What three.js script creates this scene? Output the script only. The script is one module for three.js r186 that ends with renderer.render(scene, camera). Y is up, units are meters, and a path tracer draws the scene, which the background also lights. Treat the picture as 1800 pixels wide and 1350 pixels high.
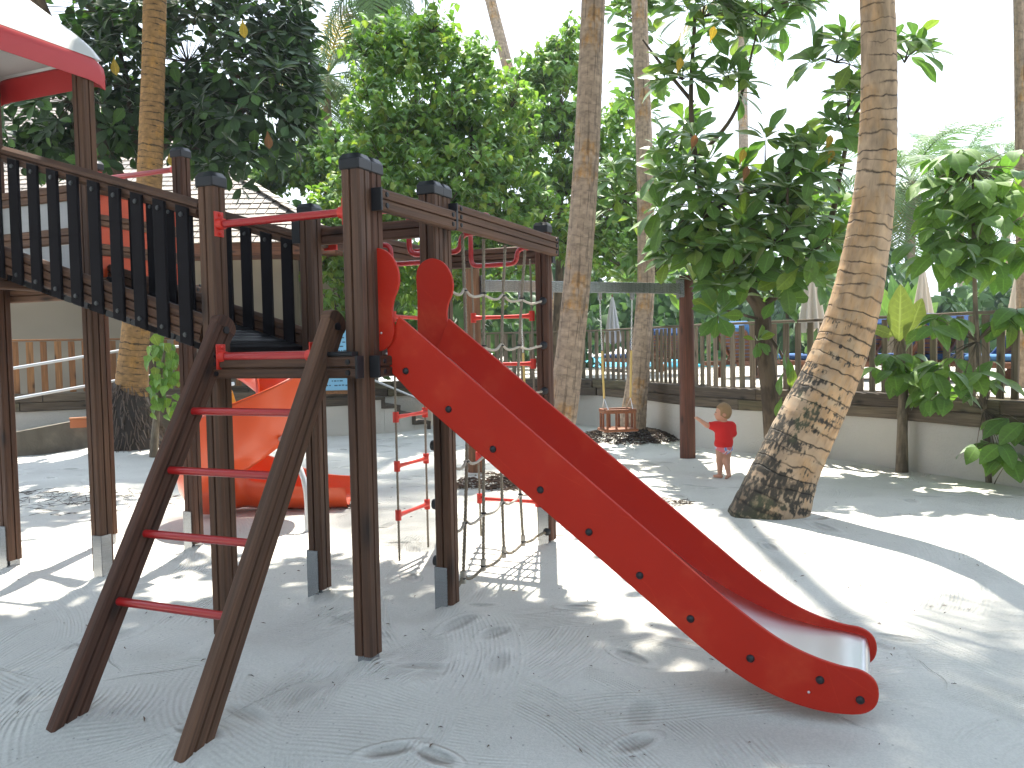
import * as THREE from 'three';
import { RoundedBoxGeometry } from 'three/addons/geometries/RoundedBoxGeometry.js';
import { MarchingCubes } from 'three/addons/objects/MarchingCubes.js';
import { mergeGeometries } from 'three/addons/utils/BufferGeometryUtils.js';

// ---------------------------------------------------------------- camera, sky, sun, exposure
const V3 = (x, y, z) => new THREE.Vector3(x, y, z);
const scene = new THREE.Scene();
const EYE = 1.45, PITCH = THREE.MathUtils.degToRad(2.63), ROLL = 0.0195, FOCAL = 1456;
const camera = new THREE.PerspectiveCamera(2 * Math.atan(675 / FOCAL) * 180 / Math.PI, 4 / 3, 0.05, 2000);
camera.position.set(0, EYE, 0);
camera.lookAt(0, EYE - Math.sin(PITCH), -Math.cos(PITCH));
camera.rotateZ(-ROLL);
camera.updateMatrixWorld();

const EXPOSURE = 2.7;
const SUN_AZ = THREE.MathUtils.degToRad(2.4), SUN_EL = THREE.MathUtils.degToRad(63);
const SUN = V3(Math.sin(SUN_AZ) * Math.cos(SUN_EL), Math.sin(SUN_EL), -Math.cos(SUN_AZ) * Math.cos(SUN_EL));
const renderer = new THREE.WebGLRenderer({ antialias: true });
renderer.toneMapping = THREE.LinearToneMapping;
renderer.toneMappingExposure = EXPOSURE;
renderer.shadowMap.enabled = true;
renderer.shadowMap.type = THREE.PCFSoftShadowMap;
{ // humid, bright tropical sky: pale at the horizon, bluer overhead, a broad glow round the sun
  const W = 256, H = 128, d = new Float32Array(W * H * 4);
  for (let j = 0; j < H; j++) for (let i = 0; i < W; i++) {
    const el = ((j + 0.5) / H - 0.5) * Math.PI, az = ((i + 0.5) / W - 0.5) * 2 * Math.PI;
    const x = Math.cos(el) * Math.cos(az), y = Math.sin(el), z = Math.cos(el) * Math.sin(az);
    const t = Math.pow(Math.max(0, y), 0.55), c = x * SUN.x + y * SUN.y + z * SUN.z;
    const glow = 0.55 * Math.exp(-(1 - c) * 5);
    const k = 4 * (j * W + i);
    d[k] = 0.80 * (1 - t) + 0.42 * t + glow; d[k + 1] = 0.83 * (1 - t) + 0.56 * t + glow; d[k + 2] = 0.86 * (1 - t) + 0.80 * t + glow; d[k + 3] = 1;
  }
  const sky = new THREE.DataTexture(d, W, H, THREE.RGBAFormat, THREE.FloatType);
  sky.mapping = THREE.EquirectangularReflectionMapping; sky.magFilter = THREE.LinearFilter; sky.needsUpdate = true;
  scene.background = sky; scene.environment = sky;
}
const sun = new THREE.DirectionalLight(new THREE.Color(1, 0.95, 0.86), 5);
sun.position.copy(SUN).multiplyScalar(60).add(V3(0, 0, -8)); sun.target.position.set(0, 0, -8);
sun.castShadow = true; sun.shadow.mapSize.set(4096, 4096);
Object.assign(sun.shadow.camera, { left: -30, right: 30, top: 30, bottom: -30, near: 1, far: 140 });
scene.add(sun, sun.target);

// ---------------------------------------------------------------- small tools
function rng(seed) { let a = seed >>> 0; return () => { a = (a + 0x6D2B79F5) >>> 0; let t = a; t = Math.imul(t ^ (t >>> 15), t | 1); t ^= t + Math.imul(t ^ (t >>> 7), t | 61); return ((t ^ (t >>> 14)) >>> 0) / 4294967296; }; }
const clamp = (x, a = 0, b = 1) => Math.min(b, Math.max(a, x)), mix = (a, b, t) => a + (b - a) * t;
const smooth = (a, b, x) => { const t = clamp((x - a) / (b - a)); return t * t * (3 - 2 * t); };
const hash = (i, j, s) => { let h = Math.imul(i | 0, 374761393) + Math.imul(j | 0, 668265263) + Math.imul(s | 0, 1442695041); h = Math.imul(h ^ (h >>> 13), 1274126177); return ((h ^ (h >>> 16)) >>> 0) / 4294967296; };
// value noise that repeats every px, py cells
function noise(x, y, px = 1024, py = 1024, s = 0) {
  const i = Math.floor(x), j = Math.floor(y), u = x - i, v = y - j, f = u * u * (3 - 2 * u), g = v * v * (3 - 2 * v);
  const i0 = ((i % px) + px) % px, i1 = (i0 + 1) % px, j0 = ((j % py) + py) % py, j1 = (j0 + 1) % py;
  return mix(mix(hash(i0, j0, s), hash(i1, j0, s), f), mix(hash(i0, j1, s), hash(i1, j1, s), f), g);
}
function fbm(x, y, px, py, s, n = 4) { let a = 0, w = 0.5, t = 0; for (let k = 0; k < n; k++) { a += w * noise(x, y, px, py, s + k); t += w; x *= 2; y *= 2; px *= 2; py *= 2; w *= 0.5; } return a / t; }
function texture(w, h, fn, color = true) {
  const d = new Uint8Array(w * h * 4);
  for (let j = 0; j < h; j++) for (let i = 0; i < w; i++) { const c = fn((i + 0.5) / w, (j + 0.5) / h), k = 4 * (j * w + i); for (let q = 0; q < 3; q++) d[k + q] = clamp(Array.isArray(c) ? c[q] : c) * 255; d[k + 3] = 255; }
  const t = new THREE.DataTexture(d, w, h, THREE.RGBAFormat);
  t.wrapS = t.wrapT = THREE.RepeatWrapping; t.magFilter = THREE.LinearFilter; t.minFilter = THREE.LinearMipmapLinearFilter; t.generateMipmaps = true;
  if (color) t.colorSpace = THREE.SRGBColorSpace;
  t.needsUpdate = true; return t;
}
function retile(t, x, y) { const c = t.clone(); c.repeat.set(x, y); c.needsUpdate = true; return c; }
const rgb = (r, g, b) => new THREE.Color().setRGB(r, g, b);
const std = (color, o = {}) => new THREE.MeshStandardMaterial({ color: Array.isArray(color) ? rgb(...color) : color, roughness: 0.7, metalness: 0, ...o });

const taken = new Map();
function numbered(name) { const n = taken.get(name) || 0; taken.set(name, n + 1); return n ? name + '_' + String(n).padStart(3, '0') : name; }
function dress(o) { o.traverse(m => { if (m.isMesh) { m.castShadow = true; m.receiveShadow = true; } }); return o; }
function thing(name, label, category, pos = [0, 0, 0], turn = 0, group) {
  const o = new THREE.Group(); o.name = numbered(name); scene.add(o);
  o.position.set(...pos); o.rotation.y = turn; o.userData = { label, category };
  if (group) o.userData.group = group;
  return o;
}
function part(name, geo, m, parent, kind) {
  const o = new THREE.Mesh(Array.isArray(geo) ? mergeGeometries(geo.map(g => plain(g))) : geo, m);
  o.name = name; o.castShadow = o.receiveShadow = true; parent.add(o); if (kind) o.userData.kind = kind; return o;
}
function structure(name, geo, m, label, category) { const o = part(name, geo, m, scene, 'structure'); o.name = numbered(name); if (label) o.userData.label = label; return o; }
function plain(g) { const c = g.index ? g.toNonIndexed() : g.clone(); for (const k of Object.keys(c.attributes)) if (!['position', 'normal', 'uv'].includes(k)) c.deleteAttribute(k); c.morphAttributes = {}; return c; }
const box = (w, h, d, x = 0, y = 0, z = 0, r = 0) => (r ? new RoundedBoxGeometry(w, h, d, 1, r) : new THREE.BoxGeometry(w, h, d)).translate(x, y, z);
const cyl = (r0, r1, h, x = 0, y = 0, z = 0, n = 12) => new THREE.CylinderGeometry(r1, r0, h, n).translate(x, y, z);
// a round bar along points, with a radius or a list of radii; uv in metres
function bar(pts, radius, rad = 8, seg, closed = true, curve = true) {
  pts = pts.map(p => p.isVector3 ? p : V3(...p));
  const c = curve && pts.length > 2 ? new THREE.CatmullRomCurve3(pts, false, 'centripetal') : null;
  const n = seg || (c ? pts.length * 4 : pts.length - 1);
  const P = []; for (let k = 0; k <= n; k++) P.push(c ? c.getPoint(k / n) : pts.length === 2 ? pts[0].clone().lerp(pts[1], k / n) : pts[k].clone());
  const R = k => { if (typeof radius === 'number') return radius; const t = k / n * (radius.length - 1), i = Math.min(radius.length - 2, Math.floor(t)); return mix(radius[i], radius[i + 1], t - i); };
  const pos = [], uv = [], idx = []; let nrm = null, len = 0;
  for (let k = 0; k <= n; k++) {
    const T = P[Math.min(n, k + 1)].clone().sub(P[Math.max(0, k - 1)]).normalize();
    if (!nrm) nrm = Math.abs(T.y) < 0.9 ? V3(0, 1, 0) : V3(1, 0, 0);
    nrm = nrm.clone().addScaledVector(T, -nrm.dot(T)).normalize(); const B = T.clone().cross(nrm);
    if (k) len += P[k].distanceTo(P[k - 1]);
    for (let i = 0; i <= rad; i++) { const a = i / rad * 2 * Math.PI, r = R(k); pos.push(P[k].x + r * (Math.cos(a) * nrm.x + Math.sin(a) * B.x), P[k].y + r * (Math.cos(a) * nrm.y + Math.sin(a) * B.y), P[k].z + r * (Math.cos(a) * nrm.z + Math.sin(a) * B.z)); uv.push(i / rad * 2 * Math.PI * R(0), len); }
  }
  const m = rad + 1;
  for (let k = 0; k < n; k++) for (let i = 0; i < rad; i++) { const a = k * m + i, b = a + m; idx.push(a, a + 1, b, b, a + 1, b + 1); }
  if (closed) for (const [k, s] of [[0, 1], [n, -1]]) { const c0 = pos.length / 3; pos.push(P[k].x, P[k].y, P[k].z); uv.push(0, 0); for (let i = 0; i < rad; i++) { const a = k * m + i; s > 0 ? idx.push(c0, a + 1, a) : idx.push(c0, a, a + 1); } }
  const g = new THREE.BufferGeometry(); g.setAttribute('position', new THREE.Float32BufferAttribute(pos, 3)); g.setAttribute('uv', new THREE.Float32BufferAttribute(uv, 2)); g.setIndex(idx); g.computeVertexNormals(); return g;
}
// three strands laid round each other
function rope(pts, r, pitch = 0.05) {
  pts = pts.map(p => p.isVector3 ? p : V3(...p));
  const c = pts.length > 2 ? new THREE.CatmullRomCurve3(pts) : new THREE.LineCurve3(pts[0], pts[1]); const L = c.getLength(), n = Math.max(6, Math.ceil(L / (pitch / 5)));
  const out = [], base = []; let nrm = null;
  for (let k = 0; k <= n; k++) { const T = c.getTangentAt(k / n); if (!nrm) nrm = Math.abs(T.y) < 0.9 ? V3(0, 1, 0) : V3(1, 0, 0); nrm = nrm.clone().addScaledVector(T, -nrm.dot(T)).normalize(); base.push([c.getPointAt(k / n), nrm, T.clone().cross(nrm)]); }
  for (let s = 0; s < 3; s++) out.push(bar(base.map(([p, a, b], k) => { const w = k / n * L / pitch * 2 * Math.PI + s * 2.0944; return p.clone().addScaledVector(a, Math.cos(w) * r * 0.5).addScaledVector(b, Math.sin(w) * r * 0.5); }), r * 0.56, 5, n, true, false));
  return mergeGeometries(out.map(plain));
}
// a board or post: rounded rectangle w x h with sawn grooves, run from a to b; "up" is the side that h lies along
const profiles = new Map();
function profile(w, h, nw = 1, nh = 1, ch = 0.006) {
  const key = [w, h, nw, nh, ch].join(); if (profiles.has(key)) return profiles.get(key);
  const gw = 0.0055, gd = 0.013, pts = [];
  const side = (len, n, place) => { const p = [[-len / 2 + ch, 0]]; for (let k = 1; k < n; k++) { const x = -len / 2 + len * k / n; p.push([x - gw, 0], [x - gw * 0.4, -gd], [x + gw * 0.4, -gd], [x + gw, 0]); } p.push([len / 2 - ch, 0]); for (const q of p) pts.push(place(q[0], q[1])); };
  side(w, nw, (t, d) => [-t, h / 2 + d]); side(h, nh, (t, d) => [-w / 2 - d, -t]); side(w, nw, (t, d) => [t, -h / 2 - d]); side(h, nh, (t, d) => [w / 2 + d, t]);
  const s = new THREE.Shape(pts.map(p => new THREE.Vector2(...p))); profiles.set(key, s); return s;
}
function board(a, b, w, h, nw = 1, nh = 1, up = V3(0, 1, 0), ch = 0.006) {
  a = a.isVector3 ? a : V3(...a); b = b.isVector3 ? b : V3(...b);
  const L = a.distanceTo(b), z = b.clone().sub(a).normalize(); let y = up.clone().addScaledVector(z, -up.dot(z)).normalize(); const x = y.clone().cross(z);
  const g = new THREE.ExtrudeGeometry(profile(w, h, nw, nh, ch), { depth: L, bevelEnabled: false, steps: 1 });
  const uv = g.attributes.uv, p = g.attributes.position; const off = hash(Math.round(a.x * 91), Math.round(a.z * 57 + b.y * 31), 5) * 7;
  for (let i = 0; i < p.count; i++) uv.setXY(i, p.getX(i) + p.getY(i) + off, p.getZ(i) + off);
  return g.applyMatrix4(new THREE.Matrix4().makeBasis(x, y, z).setPosition(a));
}
function slab(points, t, bevel = 0, hole) { // a flat plate from an outline in x, y, thickness t along +z
  const s = new THREE.Shape(points.map(p => new THREE.Vector2(p[0], p[1])));
  return new THREE.ExtrudeGeometry(s, { depth: t - 2 * bevel, bevelEnabled: bevel > 0, bevelThickness: bevel, bevelSize: bevel, bevelOffset: -bevel, bevelSegments: 2, curveSegments: 8 }).translate(0, 0, bevel);
}
function outline(pts, n = 60, closed = true) { const c = new THREE.CatmullRomCurve3(pts.map(p => V3(p[0], p[1], 0)), closed, 'centripetal'); return c.getPoints(n).slice(0, closed ? n : n + 1).map(p => [p.x, p.y]); }
// the place that lies behind a point of the 1800 x 1350 photograph at a given distance from the camera plane
function spot(px, py, depth) { const d = V3((px - 900) / FOCAL, (675 - py) / FOCAL, -1).applyQuaternion(camera.quaternion); return d.multiplyScalar(depth / -d.z).add(camera.position); }
function blob(fn, lo, hi, res) { // surface where fn = 0 (fn < 0 inside)
  const mc = new MarchingCubes(res, new THREE.MeshBasicMaterial(), false, false, 60000), s = Math.max(hi[0] - lo[0], hi[1] - lo[1], hi[2] - lo[2]) / 2, c = [0, 1, 2].map(k => (lo[k] + hi[k]) / 2), half = res / 2;
  mc.isolation = 0;
  for (let k = 0; k < res; k++) for (let j = 0; j < res; j++) for (let i = 0; i < res; i++) mc.field[i + j * res + k * res * res] = -fn([c[0] + (i - half) / half * s, c[1] + (j - half) / half * s, c[2] + (k - half) / half * s]);
  mc.update(); const n = mc.count; const P = new Float32Array(n * 3), N = new Float32Array(n * 3);
  for (let i = 0; i < n; i++) for (let q = 0; q < 3; q++) { P[3 * i + q] = mc.positionArray[3 * i + q] * s + c[q]; N[3 * i + q] = mc.normalArray[3 * i + q]; }
  const g = new THREE.BufferGeometry(); g.setAttribute('position', new THREE.BufferAttribute(P, 3)); g.setAttribute('normal', new THREE.BufferAttribute(N, 3)); g.setAttribute('uv', new THREE.BufferAttribute(new Float32Array(n * 2), 2)); return g;
}

// ---------------------------------------------------------------- materials
const grain = texture(256, 512, (u, v) => { const f = fbm(u * 40, v * 4, 40, 4, 3, 4), s = fbm(u * 6, v * 3, 6, 3, 9, 3); const k = 0.48 + 0.34 * f + 0.38 * s, knot = Math.exp(-Math.pow(Math.hypot((u - 0.3) * 5, (v - 0.62) * 9), 2) * 6) * 0.4; return [k - knot, k * 0.98 - knot, k * 0.96 - knot]; });
grain.repeat.set(4, 0.9);
const grainBump = texture(256, 512, (u, v) => fbm(u * 64, v * 4, 64, 4, 21, 3), false); grainBump.repeat.set(4, 0.9);
const speck = texture(256, 256, (u, v) => 0.78 + 0.22 * fbm(u * 24, v * 24, 24, 24, 31, 4));
const bumpy = texture(256, 256, (u, v) => fbm(u * 40, v * 40, 40, 40, 41, 4), false);
const dirt = texture(512, 512, (u, v) => { const a = fbm(u * 5, v * 5, 5, 5, 51, 5), b = fbm(u * 30, v * 8, 30, 8, 57, 3); const k = 0.72 + 0.28 * smooth(0.25, 0.6, a) - 0.1 * b * b; return [k, k * 0.985, k * 0.95]; });
const wood = std([0.13, 0.062, 0.033], { map: grain, bumpMap: grainBump, bumpScale: 0.0012, roughness: 0.72 });
const woods = [[0.135, 0.065, 0.035], [0.115, 0.054, 0.028], [0.15, 0.076, 0.042], [0.125, 0.056, 0.033]].map((c, k) => std(c, { map: k % 2 ? grain : retile(grain, 2.7, 0.55), bumpMap: grainBump, bumpScale: 0.0016, roughness: 0.66 + 0.05 * k }));
let turnOf = 0; const anyWood = () => woods[(turnOf++ * 7 + (turnOf >> 2)) % 4];
const woodPale = std([0.24, 0.13, 0.075], { map: grain, bumpMap: grainBump, bumpScale: 0.0012, roughness: 0.75 });
const blackPlastic = std([0.016, 0.016, 0.019], { roughness: 0.45, map: speck });
const blackSlat = new THREE.MeshPhysicalMaterial({ color: rgb(0.010, 0.008, 0.009), roughness: 0.8, specularIntensity: 0.35 });
const darkSteel = std([0.1, 0.1, 0.1], { metalness: 0.8, roughness: 0.4 });
const galv = std([0.42, 0.44, 0.46], { metalness: 0.75, roughness: 0.5, map: retile(speck, 4, 4), roughnessMap: retile(bumpy, 6, 6) });
const steel = std([0.75, 0.75, 0.75], { metalness: 1, roughness: 0.28 });
const faint = texture(256, 256, (u, v) => 0.93 + 0.07 * fbm(u * 6, v * 6, 6, 6, 61, 5));
const worn = (() => { const R = rng(91), n = 512, s = new Float32Array(n * n); for (let k = 0; k < 70; k++) { let x = R() * n, y = R() * n; const a = -0.7 + (R() - 0.5) * 1.2, l = 20 + R() * 120, w = 0.15 + R() * 0.35; for (let q = 0; q < l; q++) { x += Math.cos(a); y += Math.sin(a); s[((Math.round(y) % n + n) % n) * n + (Math.round(x) % n + n) % n] = w * Math.sin(q / l * 3.14); } }
  return texture(n, n, (u, v) => { const d = smooth(0.48, 0.8, fbm(u * 7, v * 7, 7, 7, 95, 5)) * (0.4 + 0.6 * fbm(u * 60, v * 60, 60, 60, 97, 3)), q = s[Math.floor(v * n) * n + Math.floor(u * n)], t = 0.84 + 0.1 * fbm(u * 3, v * 3, 3, 3, 98, 3); return [t + 0.06 * d + 0.12 * q, t - 0.26 + 0.32 * d + 0.4 * q, t - 0.26 + 0.34 * d + 0.4 * q]; }); })();
const redSheet = new THREE.MeshPhysicalMaterial({ color: rgb(0.60, 0.058, 0.022), specularIntensity: 0.45, roughness: 0.5, map: retile(worn, 0.8, 0.8), bumpMap: retile(bumpy, 3, 3), bumpScale: 0.0003 });
const redTube = new THREE.MeshPhysicalMaterial({ color: rgb(0.42, 0.012, 0.012), roughness: 0.35, clearcoat: 0.6, clearcoatRoughness: 0.25 });
const redPlastic = std([0.62, 0.035, 0.02], { roughness: 0.4 });
const orangeShell = new THREE.MeshPhysicalMaterial({ color: rgb(0.70, 0.085, 0.016), roughness: 0.33, clearcoat: 0.35, clearcoatRoughness: 0.2, side: THREE.DoubleSide });
const orangePanel = std([0.72, 0.09, 0.02], { roughness: 0.5, map: faint });
const whitePanel = std([0.5, 0.5, 0.49], { roughness: 0.6, map: faint });
const ropeMat = std([0.34, 0.29, 0.22], { roughness: 0.95, map: retile(speck, 20, 20) });
const ropeWhite = std([0.62, 0.56, 0.48], { roughness: 0.95, map: retile(speck, 20, 20) });
const bark = std([0.15, 0.115, 0.085], { map: retile(dirt, 3, 1.2), bumpMap: retile(grainBump, 3, 1.5), bumpScale: 0.012, roughness: 0.95 });
const barkPale = std([0.27, 0.225, 0.17], { map: retile(dirt, 3, 1.2), bumpMap: retile(grainBump, 3, 1.5), bumpScale: 0.012, roughness: 0.95 });

// ---------------------------------------------------------------- sand
const mound = (x, z, cx, cz, h, r) => { const d = Math.hypot(x - cx, z - cz) / r; return d < 1 ? h * Math.pow(Math.cos(d * Math.PI / 2), 2) : 0; };
const MOUNDS = [[1.72, -12.35, 0.16, 1.1], [-5.6, -12.0, 0.14, 1.4], [2.03, -6.64, 0.05, 0.8], [-0.4, -9.15, 0.05, 0.7], [-1.83, -3.2, 0.035, 0.35], [-1.17, -2.98, 0.035, 0.35], [0.55, -9.0, 0.06, 0.8], [1.5, -3.3, 0.03, 0.8],
  ...[[0, 0], [-0.82, 0], [0, 0.79], [-0.82, 0.77], [0, 2.34], [-2.41, 0.65], [-3.27, 0.65], [-2.41, 1.44]].flatMap(([u, v]) => { const x = -0.677 + 0.9205 * u + 0.3907 * v, z = -3.714 + 0.3907 * u - 0.9205 * v; return [[x, z, 0.05, 0.17], [x + 0.12, z + 0.2, 0.03, 0.3], [x - 0.2, z + 0.05, -0.03, 0.22]]; }), [2.05, -2.85, -0.05, 0.5], [2.5, -2.7, 0.04, 0.5], [-1.6, -2.95, -0.03, 0.35], [-0.9, -2.75, -0.03, 0.35]];
function groundHeight(x, z) {
  let h = 0.05 * (noise(x * 0.45 + 40, z * 0.45 + 40, 1024, 1024, 5) - 0.5) + 0.028 * (noise(x * 1.3 + 40, z * 1.3 + 40, 1024, 1024, 6) - 0.5) + 0.012 * (noise(x * 3.7 + 40, z * 3.7 + 40, 1024, 1024, 7) - 0.5);
  for (const m of MOUNDS) h += mound(x, z, m[0], m[1], m[2], m[3]);
  return h * (1 - smooth(25, 40, Math.hypot(x, z)));
}
{
  const xs = [], zs = [];
  for (const x of [-600, -250, -100, -50, -28, -18, -13]) xs.push(x); for (let x = -10; x <= 10.001; x += 0.05) xs.push(x); for (const x of [13, 18, 28, 50, 100, 250, 600]) xs.push(x);
  for (const z of [-900, -400, -160, -80, -45, -30, -22, -18]) zs.push(z); for (let z = -15.5; z <= 0.501; z += 0.05) zs.push(z); for (const z of [2, 5, 12, 30, 80, 300]) zs.push(z);
  const pos = [], uv = [], idx = [];
  for (const z of zs) for (const x of xs) { pos.push(x, groundHeight(x, z), z); uv.push(x / 6, -z / 6); }
  const n = xs.length; for (let j = 0; j < zs.length - 1; j++) for (let i = 0; i < n - 1; i++) { const a = j * n + i, b = a + n; idx.push(a, b, a + 1, a + 1, b, b + 1); }
  const g = new THREE.BufferGeometry(); g.setAttribute('position', new THREE.Float32BufferAttribute(pos, 3)); g.setAttribute('uv', new THREE.Float32BufferAttribute(uv, 2)); g.setIndex(idx); g.computeVertexNormals();
  // broom marks: fans of fine parallel furrows swept over one another, plus scuffs and prints
  const S = 2048, H = new Float32Array(S * S), R = rng(77), px = S / 6;
  for (let j = 0; j < S; j++) for (let i = 0; i < S; i++) H[j * S + i] = 0.10 * (fbm(i / S * 48, j / S * 48, 48, 48, 71, 4) - 0.5) + 0.05 * (hash(i, j, 3) - 0.5);
  const put = (x, y, f) => { const i = ((Math.round(x) % S) + S) % S, j = ((Math.round(y) % S) + S) % S; f(j * S + i, i, j); };
  for (let s = 0; s < 150; s++) {
    const cx = R() * S, cy = R() * S, r0 = (0.5 + R() * 2.2) * px, w = (0.16 + R() * 0.3) * px, a0 = R() * 6.28, da = Math.min(1.6, (0.4 + R() * 0.8) * px / r0 * 1.3), tine = (0.016 + R() * 0.012) * px, amp = 0.07 + R() * 0.30 * R(), ph = R() * 6;
    const da_ = 0.7 / (r0 + w);
    for (let a = 0; a < da; a += da_) for (let r = 0; r < w; r += 0.7) {
      const e = Math.min(1, r / w * 6, (1 - r / w) * 6, a / da * 8, (1 - a / da) * 5), wob = noise(a * r0 / 60 + s * 9, r / 20, 4096, 4096, 13) * 5;
      put(cx + (r0 + r) * Math.cos(a0 + a), cy + (r0 + r) * Math.sin(a0 + a), k => { const v = amp * (Math.sin((r + wob) / tine * 6.283 + ph) * 0.5) * (0.4 + noise(a * r0 / 30, r / tine, 4096, 4096, s)); H[k] = H[k] * (1 - 0.55 * e) + v * 0.55 * e; });
    }
  }
  for (let s = 0; s < 90; s++) { // prints and scuffs
    const cx = R() * S, cy = R() * S, a = R() * 6.28, l = (0.07 + R() * 0.06) * px, w = l * 0.42, d = 0.3 + R() * 0.7;
    for (let y = -2 * l; y <= 2 * l; y++) for (let x = -2 * l; x <= 2 * l; x++) { const u = (x * Math.cos(a) + y * Math.sin(a)) / l, v = (-x * Math.sin(a) + y * Math.cos(a)) / w, q = u * u + v * v; if (q < 3) put(cx + x, cy + y, k => { H[k] += d * (q < 1 ? -(1 - q) : 0.25 * Math.sin((q - 1) / 2 * Math.PI)); }); }
  }
  for (let s = 0; s < 26; s++) { let x = R() * S, y = R() * S, a = R() * 6.28; const n2 = 60 + R() * 260; for (let k = 0; k < n2; k++) { a += (R() - 0.5) * 0.12; x += Math.cos(a); y += Math.sin(a); for (let q = -3; q <= 3; q++) put(x - Math.sin(a) * q, y + Math.cos(a) * q, i => { H[i] += (Math.abs(q) < 2 ? -0.16 : 0.05) * Math.sin(k / n2 * Math.PI); }); } }
  const bump = texture(S, S, (u, v) => 0.5 + 0.5 * H[Math.floor(v * S) * S + Math.floor(u * S)], false);
  const tone = texture(1024, 1024, (u, v) => { const a = fbm(u * 10, v * 10, 10, 10, 81, 5), b = hash(u * 1024, v * 1024, 6), h = H[Math.floor(v * S) * S + Math.floor(u * S)]; let k = 0.83 + 0.10 * a + 0.06 * (b - 0.5) + 0.14 * clamp(h, -0.5, 0.5); if (b > 0.9985) k *= 0.65; return [k, k * 0.985, k * 0.955]; });
  structure('sand_ground', g, std([0.82, 0.815, 0.79], { map: tone, bumpMap: bump, bumpScale: 0.075, roughness: 0.95 }), 'pale raked coral sand of the playground');
}

// ---------------------------------------------------------------- terrace, pool, retaining walls, fences
const along = (path, d) => { for (let k = 1; k < path.length; k++) { const l = Math.hypot(path[k][0] - path[k - 1][0], path[k][1] - path[k - 1][1]); if (d <= l || k === path.length - 1) { const t = d / l; return [mix(path[k - 1][0], path[k][0], t), mix(path[k - 1][1], path[k][1], t), Math.atan2(-(path[k][1] - path[k - 1][1]), path[k][0] - path[k - 1][0])]; } d -= l; } };
const lengthOf = path => path.slice(1).reduce((s, p, k) => s + Math.hypot(p[0] - path[k][0], p[1] - path[k][1]), 0);
function refine(path, n) { const c = new THREE.CatmullRomCurve3(path.map(p => V3(p[0], 0, p[1])), false, 'centripetal'); return c.getSpacedPoints(n).map(p => [p.x, p.z]); }
const WALL_RIGHT = refine([[-1.5, -15.2], [-0.2, -15.2], [1.09, -15.0], [1.95, -13.6], [2.42, -12.0], [2.75, -11.15], [3.2, -10.6], [3.9, -9.85], [4.36, -9.0], [4.66, -8.2], [5.0, -7.3], [6.0, -5.0], [7.6, -2.0]], 90);
const WALL_LEFT = refine([[-12, -11.6], [-8.5, -12.9], [-5, -14.5], [-3.2, -15.3], [-1.5, -15.75]], 50);
const plaster = std([0.60, 0.57, 0.51], { map: retile(faint, 0.35, 0.5), bumpMap: retile(bumpy, 1.5, 1.5), bumpScale: 0.006, roughness: 0.95 });
const sleeperMats = [[0.17, 0.135, 0.095], [0.21, 0.17, 0.12], [0.13, 0.105, 0.08], [0.19, 0.165, 0.10]].map(c => std(c, { map: grain, bumpMap: grainBump, bumpScale: 0.004, roughness: 0.9 }));
function strip(path, y0, y1, off0, off1) { // a wall of given thickness along a path
  const pos = [], uv = [], idx = []; let s = 0; const n = path.length;
  path.forEach((p, k) => { const a = path[Math.max(0, k - 1)], b = path[Math.min(n - 1, k + 1)], l = Math.hypot(b[0] - a[0], b[1] - a[1]), nx = -(b[1] - a[1]) / l, nz = (b[0] - a[0]) / l; if (k) s += Math.hypot(p[0] - path[k - 1][0], p[1] - path[k - 1][1]);
    for (const [o, y] of [[off0, y0], [off0, y1], [off1, y1], [off1, y0]]) { pos.push(p[0] + nx * o, y, p[1] + nz * o); uv.push(s, y + (o === off1 ? 0.3 : 0)); } });
  for (let k = 0; k < n - 1; k++) for (let q = 0; q < 3; q++) { const a = k * 4 + q, b = a + 4; idx.push(a, b, a + 1, a + 1, b, b + 1); }
  const g = new THREE.BufferGeometry(); g.setAttribute('position', new THREE.Float32BufferAttribute(pos, 3)); g.setAttribute('uv', new THREE.Float32BufferAttribute(uv, 2)); g.setIndex(idx); const f = g.toNonIndexed(); f.computeVertexNormals(); return f;
}
plaster.side = THREE.DoubleSide;
function wallThing(name, label, path, seed) {
  const t = thing(name, label, 'wall'), R = rng(seed), L = lengthOf(path);
  part('plaster_face', strip(path, -0.3, 0.55, 0.0, -0.22), plaster, t);
  for (const row of [0, 1]) for (let d = row ? 0 : -0.6; d < L;) {
    const l = 0.9 + R() * 0.7, a = along(path, Math.max(0, d) + 0.006), b = along(path, Math.min(L, d + l) - 0.006); d += l;
    const o = 0.01 + R() * 0.02 + row * 0.012, nx = -Math.sin(a[2]) , nz = -Math.cos(a[2]);
    part('sleeper', board([a[0] + nx * (0.10 - o), 0.622 + row * 0.141, a[1] + nz * (0.10 - o)], [b[0] + nx * (0.10 - o), 0.622 + row * 0.141 + (R() - 0.5) * 0.006, b[1] + nz * (0.10 - o)], 0.24, 0.137, 1, 1, V3(0, 1, 0), 0.01), sleeperMats[Math.floor(R() * 4)], t);
  }
  return t;
}
wallThing('retaining_wall', 'curved pale rendered wall with weathered timber sleepers on top, right of the slide', WALL_RIGHT, 5);
wallThing('retaining_wall', 'pale wall with dark sleepers below the orange picket fence at left', WALL_LEFT, 6);
const greyPickets = [[0.31, 0.255, 0.19], [0.27, 0.225, 0.17], [0.34, 0.28, 0.205], [0.25, 0.22, 0.155]].map(c => std(c, { map: grain, bumpMap: grainBump, bumpScale: 0.002, roughness: 0.9 }));
const orangePickets = [[0.36, 0.17, 0.065], [0.31, 0.15, 0.06], [0.42, 0.22, 0.09]].map(c => std(c, { map: grain, bumpMap: grainBump, bumpScale: 0.002, roughness: 0.8 }));
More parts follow.
